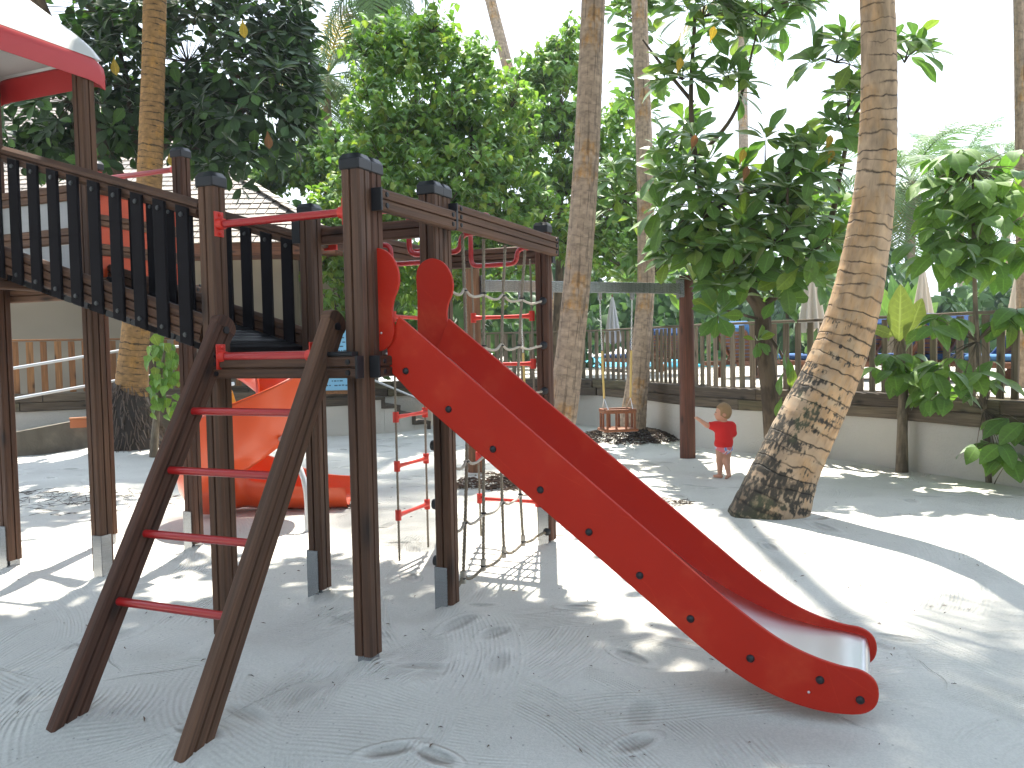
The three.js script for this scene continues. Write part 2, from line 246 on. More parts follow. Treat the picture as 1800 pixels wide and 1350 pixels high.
function fence(label, path, d0, d1, step, mats, seed) {
  const t = thing('picket_fence', label, 'fence'), R = rng(seed);
  for (let d = d0; d < d1; d += step) { const [x, z, a] = along(path, d); const nx = -Math.sin(a), nz = -Math.cos(a); const o = 0.09, top = 1.66 + 0.01 * R(); const X = x + nx * o, Z = z + nz * o, q = V3(nx, 0, nz);
    part('picket', board([X, 0.838, Z], [X + (R() - 0.5) * 0.014, top, Z], step * (0.46 + R() * 0.06), 0.022, 1, 1, q, 0.003), mats[Math.floor(R() * mats.length)], t); }
  for (let d = d0 - 0.1; d < d1; d += 1.5) { const a = along(path, d), b = along(path, Math.min(d1, d + 1.495)); const n = p => [-Math.sin(p[2]), -Math.cos(p[2])]; const na = n(a), nb = n(b);
    part('top_rail', board([a[0] + na[0] * 0.10, 1.692, a[1] + na[1] * 0.10], [b[0] + nb[0] * 0.10, 1.692, b[1] + nb[1] * 0.10], 0.10, 0.032, 1, 1, V3(0, 1, 0), 0.006), mats[1], t);
  }
  return t;
}
fence('weathered grey picket fence on top of the curved wall, before the pool terrace', WALL_RIGHT, 0.6, lengthOf(WALL_RIGHT) - 3.0, 0.158, greyPickets, 9);
fence('orange stained picket fence in front of the cream building at left', WALL_LEFT, 0.6, lengthOf(WALL_LEFT) - 2.2, 0.2, orangePickets, 10);
{
  const s = new THREE.Shape(WALL_RIGHT.map((p, k) => { const a = WALL_RIGHT[Math.max(0, k - 1)], b = WALL_RIGHT[Math.min(WALL_RIGHT.length - 1, k + 1)], l = Math.hypot(b[0] - a[0], b[1] - a[1]); return new THREE.Vector2(p[0] + (b[1] - a[1]) / l * -0.14 * -1, -(p[1] - (b[0] - a[0]) / l * 0.14)); }).concat([new THREE.Vector2(40, 2), new THREE.Vector2(40, 70), new THREE.Vector2(-1.2, 70), new THREE.Vector2(-1.2, 17)]));
  const pool = new THREE.Path(outline([[2.2, 21], [5, 20.2], [9, 21], [15, 24], [14, 40], [6, 42], [1.5, 38], [1.2, 28]], 60).map(p => new THREE.Vector2(...p))); s.holes.push(pool);
  const g = new THREE.ExtrudeGeometry(s, { depth: 0.2, bevelEnabled: false }).rotateX(-Math.PI / 2).translate(0, 0.65, 0);
  structure('pool_terrace', g, std([0.62, 0.60, 0.56], { map: retile(dirt, 0.4, 0.4), roughness: 0.9 }), 'bright paved terrace round the swimming pool behind the fence');
  structure('pool_water', new THREE.ShapeGeometry(new THREE.Shape(pool.getPoints())).rotateX(-Math.PI / 2).translate(0, 0.74, 0), new THREE.MeshPhysicalMaterial({ color: rgb(0.02, 0.42, 0.62), roughness: 0.35, specularIntensity: 0.25, bumpMap: retile(bumpy, 0.15, 0.15), bumpScale: 0.05 }), 'turquoise water of the swimming pool');
}
// sun loungers, seen from behind
const teak = std([0.24, 0.10, 0.05], { map: grain, bumpMap: grainBump, bumpScale: 0.001, roughness: 0.7 });
const blueCloth = std([0.012, 0.06, 0.19], { roughness: 0.9, map: retile(speck, 8, 8) });
const blueBright = std([0.06, 0.19, 0.42], { roughness: 0.9, map: retile(speck, 8, 8) });
function lounger() {
  const t = new THREE.Group();
  for (const s of [-1, 1]) { part('side_rail', box(0.05, 0.09, 1.95, s * 0.32, 0.30, 0, 0.01), teak, t); for (const z of [-0.85, 0.55]) part('leg', box(0.05, 0.30, 0.06, s * 0.32, 0.15, z, 0.008), teak, t); part('wheel', new THREE.CylinderGeometry(0.11, 0.11, 0.04, 20).rotateZ(Math.PI / 2).translate(s * 0.37, 0.11, 0.55), teak, t); }
  for (let k = 0; k < 12; k++) part('slat', box(0.6, 0.018, 0.07, 0, 0.345, -0.9 + k * 0.1), teak, t);
  const b = new THREE.Group(); b.name = 'backrest'; b.position.set(0, 0.345, 0.28); b.rotation.x = -0.95; t.add(b);
  for (let k = 0; k < 8; k++) part('slat', box(0.6, 0.018, 0.07, 0, 0, 0.05 + k * 0.092), teak, b);
  for (const s of [-1, 1]) part('back_rail', box(0.04, 0.04, 0.76, s * 0.28, -0.03, 0.4), teak, b);
  part('prop', bar([[0, 0.31, 0.85], [0, 0.66, 0.6]], 0.018, 8), teak, t);
  part('mattress', [new RoundedBoxGeometry(0.64, 0.1, 1.2, 3, 0.045).translate(0, 0.41, -0.33), new RoundedBoxGeometry(0.66, 0.11, 0.86, 3, 0.05).rotateX(-0.95).translate(0, 0.74, 0.5), new RoundedBoxGeometry(0.67, 0.1, 0.24, 3, 0.045).rotateX(-2.3).translate(0, 1.03, 0.76)], blueCloth, t);
  return t;
}
const loungerSpots = [[2.6, -17.6, 0.3, 'blue cushioned sun lounger behind the fence, between the hanging swing and the palm beside it'], [4.15, -14.0, -0.9, 'blue lounger with tilted cushion behind the fence above the small child'], [5.0, -12.6, 0.35, 'blue lounger behind the fence between the glossy tree trunk and the leaning palm'], [5.75, -11.9, 0.15, 'blue lounger behind the fence just right of the leaning palm'], [6.3, -11.0, 0.5, 'blue lounger behind the fence beside the young tree with the broad leaf'], [6.35, -9.9, 0.2, 'blue lounger nearest the right edge of the picture behind the fence'], [3.5, -19.5, 0.2, 'farthest blue lounger at the pool edge behind the fence']];
const lounger0 = lounger();
loungerSpots.forEach(([x, z, a, label], k) => { const o = k ? lounger0.clone() : lounger0; o.name = numbered('sun_lounger'); o.position.set(x, 0.85, z); o.rotation.y = a; o.scale.set(1, 0.82, 1); o.userData = { label, category: 'sun lounger', group: 'sun loungers on the pool terrace' }; if (k === 5 || k === 1) o.traverse(m => { if (m.name === 'mattress') m.material = blueBright; }); scene.add(o); });
// closed parasols
const canvasCloth = std([0.56, 0.47, 0.36], { roughness: 0.9, side: THREE.DoubleSide }), canvasGrey = std([0.42, 0.42, 0.44], { roughness: 0.9, side: THREE.DoubleSide });
function parasol(cloth) {
  const t = new THREE.Group(); const pos = [], idx = [], N = 64, M = 14, uv = [];
  for (let j = 0; j <= M; j++) for (let i = 0; i <= N; i++) { const s = j / M, a = i / N * 2 * Math.PI, r = (0.03 + 0.20 * Math.pow(s, 0.8)) * (1 + (0.08 + 0.22 * s) * Math.cos(a * 8 + 0.7 * s)) * (s > 0.93 ? 0.93 : 1); pos.push(r * Math.cos(a), 2.35 - 1.45 * s + 0.05 * s * Math.cos(a * 8), r * Math.sin(a)); uv.push(i / N, s); }
  for (let j = 0; j < M; j++) for (let i = 0; i < N; i++) { const a = j * (N + 1) + i, b = a + N + 1; idx.push(a, a + 1, b, b, a + 1, b + 1); }
  const g = new THREE.BufferGeometry(); g.setAttribute('position', new THREE.Float32BufferAttribute(pos, 3)); g.setAttribute('uv', new THREE.Float32BufferAttribute(uv, 2)); g.setIndex(idx); g.computeVertexNormals();
  part('pole', cyl(0.024, 0.02, 2.5, 0, 1.25, 0), teak, t); part('canopy', g, cloth, t); part('finial', new THREE.SphereGeometry(0.035, 10, 8).translate(0, 2.5, 0), teak, t); part('base', box(0.5, 0.08, 0.5, 0, 0.04, 0, 0.015), plaster, t);
  return t;
}
[[5.15, -14.2, 0.85, canvasCloth, 'closed beige parasol between the glossy tree and the leaning palm'], [6.85, -13.8, 0.75, canvasCloth, 'closed beige parasol right of the leaning palm behind the broad young leaf'], [8.3, -13.6, 0.7, canvasCloth, 'closed beige parasol at the right edge behind the fence'], [2.28, -18.6, 0.7, canvasGrey, 'closed grey parasol behind the fence above the hanging swing']].forEach(([x, z, s, c, label]) => { const o = parasol(c); o.name = numbered('parasol'); o.position.set(x, 0.85, z); o.scale.setScalar(s); o.userData = { label, category: 'parasol', group: 'closed parasols on the terrace' }; scene.add(o); });

// ---------------------------------------------------------------- building with shingled hip roof
{
  const t = thing('cream_building', 'cream building with a hipped wooden shingle roof behind the play tower', 'building', [-3.02, 0, -14.5]);
  const P = 0.65, sl = Math.atan(P), EH = 3.34;
  part('wall', [box(12, 4, 0.25, -7.05, 1.4, -1.0), box(0.25, 4, 9, -1.06, 1.4, -5.6)], std([0.52, 0.47, 0.38], { map: retile(dirt, 0.3, 0.3), bumpMap: bumpy, bumpScale: 0.003, roughness: 0.95 }), t);
  part('fascia', [board([-14, EH - 0.12, 0.02], [0, EH - 0.12, 0.02], 0.035, 0.22), board([0.02, EH - 0.12, 0], [0.02, EH - 0.12, -12], 0.035, 0.22)], teak, t);
  part('soffit', [box(14, 0.02, 1.0, -7, EH - 0.2, -0.5), box(1.0, 0.02, 11, -0.5, EH - 0.2, -6.5)], teak, t);
  const K = 8; const deck = new THREE.BufferGeometry();
  const A = [-14, EH, 0.05], B = [0.05, EH, 0.05], C = [-K, EH + P * K, -K], D = [-14, EH + P * K, -K], E = [0.05, EH, -16.05];
  deck.setAttribute('position', new THREE.Float32BufferAttribute([A, B, C, A, C, D, B, E, C].flat(), 3)); deck.setAttribute('uv', new THREE.Float32BufferAttribute(new Array(18).fill(0), 2)); deck.computeVertexNormals();
  const roof = part('roof', deck, std([0.1, 0.08, 0.06], { side: THREE.DoubleSide }), t);
  const R = rng(44), mats = [[0.30, 0.26, 0.22], [0.36, 0.32, 0.27], [0.25, 0.215, 0.18], [0.33, 0.275, 0.21]].map(c => std(c, { map: grain, roughness: 0.55 }));
  const one = box(0.185, 0.018, 0.34), list = [];
  const q = new THREE.Quaternion(), m4 = new THREE.Matrix4();
  for (const side of [0, 1]) for (let r = 0; r < 40; r++) {
    const k = r * 0.2 + 0.02; // set-back from the eave, in plan
    for (let s = k + 0.05 + R() * 0.1; s < 13.6 - side * 1; s += 0.19) {
      const y = EH + P * k + 0.045 + R() * 0.008, e = new THREE.Euler(sl - 0.075 + R() * 0.012, 0, (R() - 0.5) * 0.02);
      const p = V3(-s, y, -k + 0.02); q.setFromEuler(e); m4.compose(p, q, V3(0.9 + R() * 0.14, 1, 1));
      if (side) m4.premultiply(new THREE.Matrix4().set(0, 0, 1, 0, 0, 1, 0, 0, 1, 0, 0, 0, 0, 0, 0, 1));
      const w = new THREE.Vector3().setFromMatrixPosition(m4); if (side && w.z < -12) continue;
      list.push([m4.clone(), (side ? 40 : 0) + Math.abs(s - 2.2) + r * 0.45, Math.floor(R() * 4)]);
    }
  }
  list.sort((a, b) => a[1] - b[1]);
  list.forEach(([m, , c], k) => { if (k < 300) { const o = part('shingle', one, mats[c], roof); m.decompose(o.position, o.quaternion, o.scale); } });
  const rest = new THREE.InstancedMesh(one, mats[0], list.length - 300); rest.name = 'shingles'; rest.userData.kind = 'stuff'; rest.castShadow = rest.receiveShadow = true; list.slice(300).forEach(([m, , c], k) => { rest.setMatrixAt(k, m); rest.setColorAt(k, rgb(0.75 + 0.2 * c, 0.75 + 0.19 * c, 0.75 + 0.17 * c)); }); roof.add(rest);
  for (let k = 0; k < 7.8; k += 0.24) part('hip_cap', board([-k + 0.03, EH + P * k + 0.085, -k + 0.03], [-k - 0.22, EH + P * (k + 0.24) + 0.075, -k - 0.22], 0.2, 0.022, 1, 1), mats[Math.floor(R() * 4)], roof);
}
// access ramp with tubular handrails, platform and steps along the left wall
const renderGrey = std([0.24, 0.215, 0.18], { map: retile(dirt, 0.5, 0.5), bumpMap: bumpy, bumpScale: 0.004, roughness: 0.95 });
{
  const A = V3(-8.9, 0, -11.1), dir = V3(-2.45, 0, -14.1).sub(A), L = dir.length(); dir.normalize(); const turn = Math.atan2(-dir.z, dir.x);
  const t = thing('access_ramp', 'sloping walkway with white tubular handrails rising past the palm at left', 'ramp', [A.x, 0, A.z], turn);
  const rise = 3.6;
  const side = [[0, -0.2], [L, -0.2], [L, 0.62], [rise, 0.62], [0, 0.04]];
  part('side_wall', slab(side, 0.12, 0.006).translate(0, 0, -0.12), renderGrey, t);
  part('deck', slab([[0, -0.2], [L, -0.2], [L, 0.56], [rise, 0.56], [0, 0.0]], 0.9).translate(0, 0, -1.03), renderGrey, t);
  part('platform_face', box(L - rise - 0.4, 0.72, 0.03, (L + rise + 0.4) / 2, 0.14, 0.017), plaster, t);
  part('fascia_board', [board([rise + 0.3, 0.58, 0.045], [L, 0.58, 0.045], 0.03, 0.13), board([rise + 0.3, 0.73, 0.03], [L, 0.73, 0.03], 0.03, 0.13)], sleeperMats[2], t);
  const white = std([0.6, 0.6, 0.6], { metalness: 0.6, roughness: 0.35 });
  const hh = x => x < rise ? 0.04 + 0.58 * x / rise : 0.62;
  for (const y of [0.48, 0.92]) part('handrail', bar([[0.2, hh(0.2) + y, -0.06], [rise, 0.62 + y, -0.06], [L, 0.62 + y, -0.06]], 0.022, 10, 2, true, false), white, t);
  for (let x = 0.3; x < L; x += 1.33) part('rail_post', bar([[x, hh(x) - 0.02, -0.06], [x, hh(x) + 0.92, -0.06]], 0.02, 10), white, t);
  const lamp = thing('wall_light', 'square orange light box on the low ramp wall', 'wall light', A.clone().addScaledVector(dir, 2.75).add(V3(0.02, 0.44, 0.06)).toArray(), turn);
  part('housing', box(0.26, 0.13, 0.1, 0, 0, 0.05, 0.01), std([0.42, 0.13, 0.045], { roughness: 0.6 }), lamp); part('lid', box(0.28, 0.02, 0.12, 0, 0.075, 0.05, 0.006), std([0.5, 0.22, 0.1]), lamp);
  const s = thing('steps', 'four low steps edged with brown timber coming down from the walkway', 'steps', [-2.45, 0, -14.1], Math.atan2(0.5, 1));
  for (let k = 0; k < 4; k++) { const y = 0.62 - k * 0.155; part('step', box(0.27, y + 0.2 - 0.05, 1.0, 0.135 + k * 0.275, (y - 0.25) / 2, -0.5), plaster, s); part('tread', box(0.31, 0.05, 1.04, 0.135 + k * 0.275, y - 0.025, -0.5, 0.006), sleeperMats[2], s); part('edge_board', box(0.06, 0.15, 0.03, 0.25 + k * 0.275, y - 0.125, 0.017), sleeperMats[2], s); }
  part('handrail', bar([[-0.1, 1.0, 0.03], [0.9, 0.55, 0.03]], 0.02, 8), white, s);
  const sign = thing('notice_board', 'pale blue notice board with lines of small lettering, on a timber post', 'sign', [-2.95, 0.6, -13.75], 0.1);
  part('post', [box(0.07, 1.3, 0.07, -0.32, 0.35, -0.06), box(0.07, 1.3, 0.07, 0.32, 0.35, -0.06)], orangePickets[1], sign); part('frame', [box(0.86, 0.06, 0.05, 0, 1.24, 0), box(0.86, 0.06, 0.05, 0, 0.14, 0)], orangePickets[1], sign);
  const cv = document.createElement('canvas'); cv.width = 256; cv.height = 384; const c2 = cv.getContext('2d'); c2.fillStyle = '#86c3e6'; c2.fillRect(0, 0, 256, 384); c2.fillStyle = '#2a4f6e'; const R = rng(3);
  for (let y = 60; y < 350; y += 26) for (let x = 26; x < 220;) { const w = 6 + R() * 14; c2.fillRect(x, y + R() * 2, w, 7); x += w + 5 + (R() > 0.8 ? 14 : 0); if (x > 160 + R() * 80) break; }
  const tx = new THREE.CanvasTexture(cv); tx.colorSpace = THREE.SRGBColorSpace;
  part('panel', [box(0.78, 1.06, 0.02, 0, 0.69, 0)], std([0.85, 0.85, 0.85], { map: tx, roughness: 0.5 }), sign);
  const bol = thing('lamp_post', 'short square orange post with a flat white cap, seen through the ladder', 'lamp post', [-3.95, 0, -11.3]);
  part('post', box(0.17, 0.98, 0.17, 0, 0.49, 0, 0.01), std([0.40, 0.14, 0.05], { map: grain, roughness: 0.7 }), bol); part('cap', box(0.25, 0.05, 0.25, 0, 1.005, 0, 0.012), std([0.8, 0.8, 0.8]), bol);
  const toy = thing('bolted_play_board', 'small bright orange play panel with two rounded tops and white bolts, behind the ladder', 'play equipment', [-3.42, 0, -10.3], 0.3);
  part('panel', [slab(outline([[-0.12, 0.35], [0.12, 0.35], [0.13, 0.8], [0.1, 0.86], [0.05, 0.8], [0.02, 0.72], [-0.02, 0.82], [-0.07, 0.98], [-0.11, 0.99], [-0.13, 0.9]], 50), 0.05, 0.01)], std([0.85, 0.30, 0.02], { roughness: 0.4 }), toy);
  for (const [x, y] of [[-0.09, 0.94], [0.09, 0.81], [-0.07, 0.6]]) part('bolt', new THREE.SphereGeometry(0.026, 12, 8).translate(x, y, 0.05), std([0.8, 0.8, 0.8], { roughness: 0.3 }), toy);
  part('leg', [cyl(0.03, 0.03, 0.5, 0, 0.2, 0.025)], galv, toy);
}

// ---------------------------------------------------------------- play structure: local x to the right along the deck, local -z away
const TURN = THREE.MathUtils.degToRad(-23), ORIGIN = [-0.677, 0, -3.714];
const play = thing('play_structure', 'large brown timber play structure with ladder, ramp, climbing bars and a red slide', 'play structure', ORIGIN, TURN);
const L = (u, y, v) => V3(u, y, -v);
function capGeo(w) { // domed plastic cap
  const s = w + 0.012, pos = [[s / 2, 0], [s / 2, 0.045], [s * 0.36, 0.062], [s * 0.30, 0.066], [0, 0.07]];
  const g = []; g.push(new RoundedBoxGeometry(s, 0.05, s, 2, 0.008).translate(0, 0.022, 0)); const f = new THREE.CylinderGeometry(s * 0.36 * 1.414, s * 0.48 * 1.414, 0.022, 4, 1).rotateY(Math.PI / 4).translate(0, 0.057, 0); g.push(f.toNonIndexed()); f.computeVertexNormals(); return mergeGeometries(g.map(plain));
}
const capShape = capGeo(0.095), boltShape = mergeGeometries([plain(new THREE.CylinderGeometry(0.011, 0.013, 0.008, 12).rotateX(Math.PI / 2)), plain(new THREE.CylinderGeometry(0.006, 0.006, 0.011, 6).rotateX(Math.PI / 2))]);
function footGeo(w) { // galvanised angle iron on one corner
  return [box(w, 0.5, 0.006, 0, 0, 0, 0), box(0.006, 0.5, w, -w / 2, 0, -w / 2)];
}
function post(u, v, y0, y1, o = {}) {
  const w = o.w || 0.095, p = part('post', board(L(u, y0, v), L(u, y1, v), w, w, 2, 2, V3(0, 0, -1), 0.009), anyWood(), play);
  if (o.cap !== false) { const c = part('cap', capShape, blackPlastic, p); c.position.copy(L(u, y1 - 0.004, v)); }
  if (o.foot) { const [sx, sz, top] = o.foot; const f = part('foot', footGeo(0.074), galv, p); f.scale.set(sx, 1, sz); f.position.set(u - sx * 0.006, top - 0.25, -v + sz * (w / 2 + 0.0045)); f.position.x = u; f.position.x = u - sx * 0.014; }
  if (o.foot || o.anchor) part('anchor', box(0.072, 0.6, 0.072, u, -0.14, -v, 0.004), galv, p);
  return p;
}
const TOP = 2.245;
post(0, 0, 0.065, TOP, { anchor: 1 });                 // nearest deck post
post(0, 0.1, 1.36, TOP);
post(-0.82, 0, 0.065, TOP, { foot: [-1, -1, 0.28] });
post(0, 0.79, 0.065, TOP, { foot: [1, 1, 0.27] });
post(0, 0.69, 1.36, TOP);
post(-0.82, 0.77, 0.075, 2.21, { foot: [1, 1, 0.3] });
post(0, 2.34, 0.065, TOP, { foot: [1, 1, 0.3] });
post(-0.82, 2.34, 0.065, TOP, { foot: [1, 1, 0.3] });
const TU = -2.41, TU2 = -3.27;
post(TU, 0.65, 0.065, 3.27, { foot: [-1, 1, 0.3], cap: false }); post(TU2, 0.65, 0.065, 3.27, { foot: [1, 1, 0.3], cap: false });
post(TU, -0.14, 0.065, 3.27, { cap: false, foot: [1, 1, 0.3] }); post(TU2, -0.14, 0.065, 3.27, { cap: false, foot: [1, 1, 0.3] });
post(TU, 1.44, 0.065, 2.84, { foot: [1, 1, 0.3] }); post(TU2, 1.44, 0.065, 2.84, { foot: [1, 1, 0.3] });
function beam(a, b, h = 0.1, n = 2, t = 0.05, m = anyWood(), bolts = true) {
  const p = part('beam', board(L(...a), L(...b), t, h, 1, n, V3(0, 1, 0), 0.008), m, play), d = L(...b).sub(L(...a)).normalize(), side = d.clone().cross(V3(0, 1, 0)).normalize();
  const q = new THREE.Quaternion().setFromUnitVectors(V3(0, 0, 1), side);
  if (bolts) for (const [e, s] of [[0.045, 1], [L(...a).distanceTo(L(...b)) - 0.045, 1]]) for (let k = 0; k < n; k++) { const c = part('bolt', boltShape, blackPlastic, p); c.position.copy(L(...a)).addScaledVector(d, e).addScaledVector(side, s * (t / 2 + 0.002)); c.position.y += (k + 0.5) / n * h - h / 2; c.quaternion.copy(q); }
  for (const e of [0.002, L(...a).distanceTo(L(...b)) - 0.002]) { const c = part('end_cap', box(t + 0.004, h + 0.004, 0.012, 0, 0, 0, 0.002), blackPlastic, p); c.position.copy(L(...a)).addScaledVector(d, e); c.quaternion.setFromUnitVectors(V3(0, 0, 1), d); }
  return p;
}
// deck frame and boards
beam([-0.78, 1.37, -0.075], [0.045, 1.37, -0.075], 0.095); beam([0.075, 1.37, 0.0], [0.075, 1.37, 0.84], 0.095); beam([0.045, 1.37, 0.845], [-0.86, 1.37, 0.845], 0.095); beam([-0.895, 1.37, 0.82], [-0.895, 1.37, -0.04], 0.095);
for (let k = 0; k < 8; k++) part('deck_board', board(L(-0.84, 1.428, -0.04 + k * 0.122), L(0.02, 1.428, -0.04 + k * 0.122), 0.115, 0.022, 1, 1), k % 2 ? blackSlat : blackPlastic, play);
// climbing frame beams overhead
beam([0.073, 2.118, 0.055], [0.073, 2.118, 0.80], 0.098); beam([0.073, 2.143, 0.806], [0.073, 2.143, 2.39], 0.132, 3);
beam([-0.88, 2.12, 2.36], [-0.88, 2.12, 0.72], 0.132, 3); beam([0.05, 2.10, 2.415], [-0.87, 2.10, 2.415], 0.132, 3); beam([-0.02, 2.10, 0.845], [-0.80, 2.10, 0.845], 0.098, 2);
// red tubes between posts, with flanges
function tubeBar(a, b, r, flange = true) {
  const p = part('red_bar', bar([L(...a), L(...b)], r, 14), redTube, play);
  if (flange) for (const [e, o] of [[a, b], [b, a]]) { const d = L(...o).sub(L(...e)).normalize(); const f = part('flange', [box(0.06, 0.12, 0.008, 0, 0, 0, 0.003), new THREE.CylinderGeometry(0.026, 0.03, 0.03, 14).rotateX(Math.PI / 2).translate(0, 0, 0.018), ...[-1, 1].map(s => new THREE.SphereGeometry(0.009, 8, 6).translate(0, s * 0.045, 0.007))], redPlastic, p); f.position.copy(L(...e)); f.quaternion.setFromUnitVectors(V3(0, 0, 1), d); }
  return p;
}
tubeBar([-0.772, 2.06, -0.01], [-0.048, 2.06, -0.01], 0.0185);
tubeBar([-0.72, 1.425, -0.085], [-0.19, 1.425, -0.085], 0.021);
tubeBar([TU - 0.05, 2.76, 1.44], [TU2 + 0.05, 2.76, 1.44], 0.019);
// bent overhead bars
function bent(pts) { // rounded corners
  const P = pts.map(p => L(...p)), out = [P[0]], r = 0.055; for (let k = 1; k < P.length - 1; k++) { const a = P[k - 1].clone().sub(P[k]).normalize(), b = P[k + 1].clone().sub(P[k]).normalize(); for (let q = 0; q <= 5; q++) { const t = q / 5; out.push(P[k].clone().addScaledVector(a, r * (1 - t) * (1 - t)).addScaledVector(b, r * t * t)); } } out.push(P[P.length - 1]); return out;
}
for (const [v, a] of [[1.16, 0], [1.58, 1], [2.0, 0]]) {
  const lo = 2.0, hi = 2.27, base = 2.13; let pts;
  if (a) pts = [[0.045, base, v], [-0.06, base, v], [-0.06, hi, v], [-0.40, hi, v], [-0.40, lo, v], [-0.78, lo, v], [-0.78, base, v], [-0.85, base, v]];
  else pts = [[0.045, base - 0.03, v], [-0.06, base - 0.03, v], [-0.06, lo, v], [-0.40, lo, v], [-0.40, hi, v], [-0.76, hi, v], [-0.76, base, v], [-0.85, base, v]];
  const P = bent(pts); part('overhead_bar', bar(P, 0.0165, 12, P.length - 1, true, false), redTube, play);
}
part('bracket', box(0.09, 0.06, 0.012, -0.845, 2.07, -1.0), redPlastic, play);
// ladder
{
  const lad = new THREE.Group(); lad.name = 'ladder'; play.add(lad);
  const rail = u => { const b = L(u, -0.06, -0.985), t = L(u, 1.6, 0.012); const d = t.clone().sub(b), len = d.length(); d.normalize();
    const g = [board(b, t.clone().addScaledVector(d, -0.05), 0.05, 0.135, 1, 3, V3(0, 0, 1), 0.008)];
    const end = slab(outline([[-0.0675, 0], [-0.066, 0.035], [-0.03, 0.062], [0.03, 0.062], [0.066, 0.035], [0.0675, 0]].reverse(), 24, false), 0.05, 0.004); // rounded head
    const x = V3(0, 0, 1).addScaledVector(d, -d.z).normalize(), z = x.clone().cross(d); end.applyMatrix4(new THREE.Matrix4().makeBasis(x, d, z).setPosition(t.clone().addScaledVector(d, -0.05).addScaledVector(z, -0.025))); g.push(end);
    const r = part('ladder_rail', g, anyWood(), lad); const bo = part('bolt', new THREE.CylinderGeometry(0.016, 0.018, 0.014, 14).rotateZ(Math.PI / 2), blackPlastic, lad); bo.position.copy(t).addScaledVector(d, -0.055).add(V3(0.028, 0, 0)); bo.name = 'bolt'; return r; };
  rail(-0.775); rail(-0.135);
  const onRail = y => -0.985 + (y + 0.06) / 1.66 * 0.997;
  for (const y of [0.43, 0.68, 0.93, 1.18]) part('rung', bar([L(-0.752, y, onRail(y) - 0.0), L(-0.158, y, onRail(y))], 0.0175, 14), redTube, lad);
}
// red slide
{
  const s = new THREE.Group(); s.name = 'slide'; s.userData.label = 'red slide with a steel chute and black bolts'; play.add(s);
  const side = [[0.075, 1.358], [0.075, 1.46], [0.14, 1.594], [0.362, 1.409], [0.59, 1.231], [1.318, 0.655], [1.468, 0.534], [1.578, 0.446], [1.686, 0.368], [1.793, 0.302], [1.895, 0.260], [1.996, 0.235], [2.07, 0.226], [2.114, 0.196], [2.128, 0.146], [2.115, 0.098], [2.076, 0.066], [1.972, 0.052], [1.885, 0.058], [1.792, 0.078], [1.685, 0.118], [1.576, 0.178], [1.464, 0.254], [1.351, 0.341], [1.293, 0.388], [1.03, 0.594], [0.83, 0.746], [0.6, 0.926], [0.39, 1.084], [0.218, 1.222]];
  const fine = [[0.075, 1.358], [0.075, 1.46], [0.14, 1.594], [1.318, 0.655], ...outline(side.slice(5, 25), 70, false).slice(1), [0.218, 1.222]];
  const ear = outline([[-0.045, 1.47], [-0.05, 1.7], [-0.045, 1.86], [0.02, 1.905], [0.08, 1.896], [0.12, 1.865], [0.148, 1.815], [0.157, 1.766], [0.15, 1.72], [0.129, 1.676], [0.117, 1.626], [0.121, 1.574], [0.126, 1.528], [0.113, 1.486], [0.077, 1.448], [0.03, 1.435], [-0.02, 1.44]], 70);
  for (const [v, flip] of [[0.115, 1], [0.605, -1]]) {
    part('side_panel', slab(fine, 0.02, 0.004).translate(0, 0, -v - 0.01), redSheet, s);
    part('handle_panel', slab(ear, 0.019, 0.004).translate(0, 0, -v - 0.01 + 0.021 * flip), redSheet, s);
    for (const [u, y] of [[0.17, 1.346], [0.383, 1.175], [0.595, 1.004], [0.812, 0.837], [1.025, 0.671], [1.238, 0.508], [1.442, 0.352], [1.672, 0.222], [1.925, 0.173], [2.064, 0.117]]) part('bolt_cap', new THREE.SphereGeometry(0.0165, 16, 8, 0, 6.283, 0, 1.35).rotateX(Math.PI / 2 * flip).translate(u, y, -v + (0.0105 - 0.004) * flip), blackPlastic, s);
    for (const [u, y] of [[0.06, 1.52], [1.885, 0.121]]) part('screw', new THREE.SphereGeometry(0.006, 8, 6).translate(u, y, -v + (u < 1 ? 0.031 : 0.011) * flip), steel, s);
  }
  const line = new THREE.CatmullRomCurve3([[0.03, 1.43], [0.13, 1.40], [0.22, 1.33], [0.6, 1.02], [1.3, 0.472], [1.45, 0.378], [1.6, 0.302], [1.75, 0.246], [1.9, 0.216], [2.04, 0.202], [2.085, 0.188], [2.10, 0.14]].map(p => V3(p[0], p[1], 0)), false, 'centripetal').getPoints(70);
  const pos = [], idx = [], uv = []; line.forEach((p, k) => { for (const v of [0.125, 0.595]) { pos.push(p.x, p.y, -v); uv.push(v * 2, k / 20); } }); for (let k = 0; k < 70; k++) { const a = k * 2; idx.push(a, a + 2, a + 1, a + 1, a + 2, a + 3); }
  const g = new THREE.BufferGeometry(); g.setAttribute('position', new THREE.Float32BufferAttribute(pos, 3)); g.setAttribute('uv', new THREE.Float32BufferAttribute(uv, 2)); g.setIndex(idx); g.computeVertexNormals();
  part('chute', g, std([0.72, 0.73, 0.75], { metalness: 1, roughness: 0.3, side: THREE.DoubleSide }), s);
}
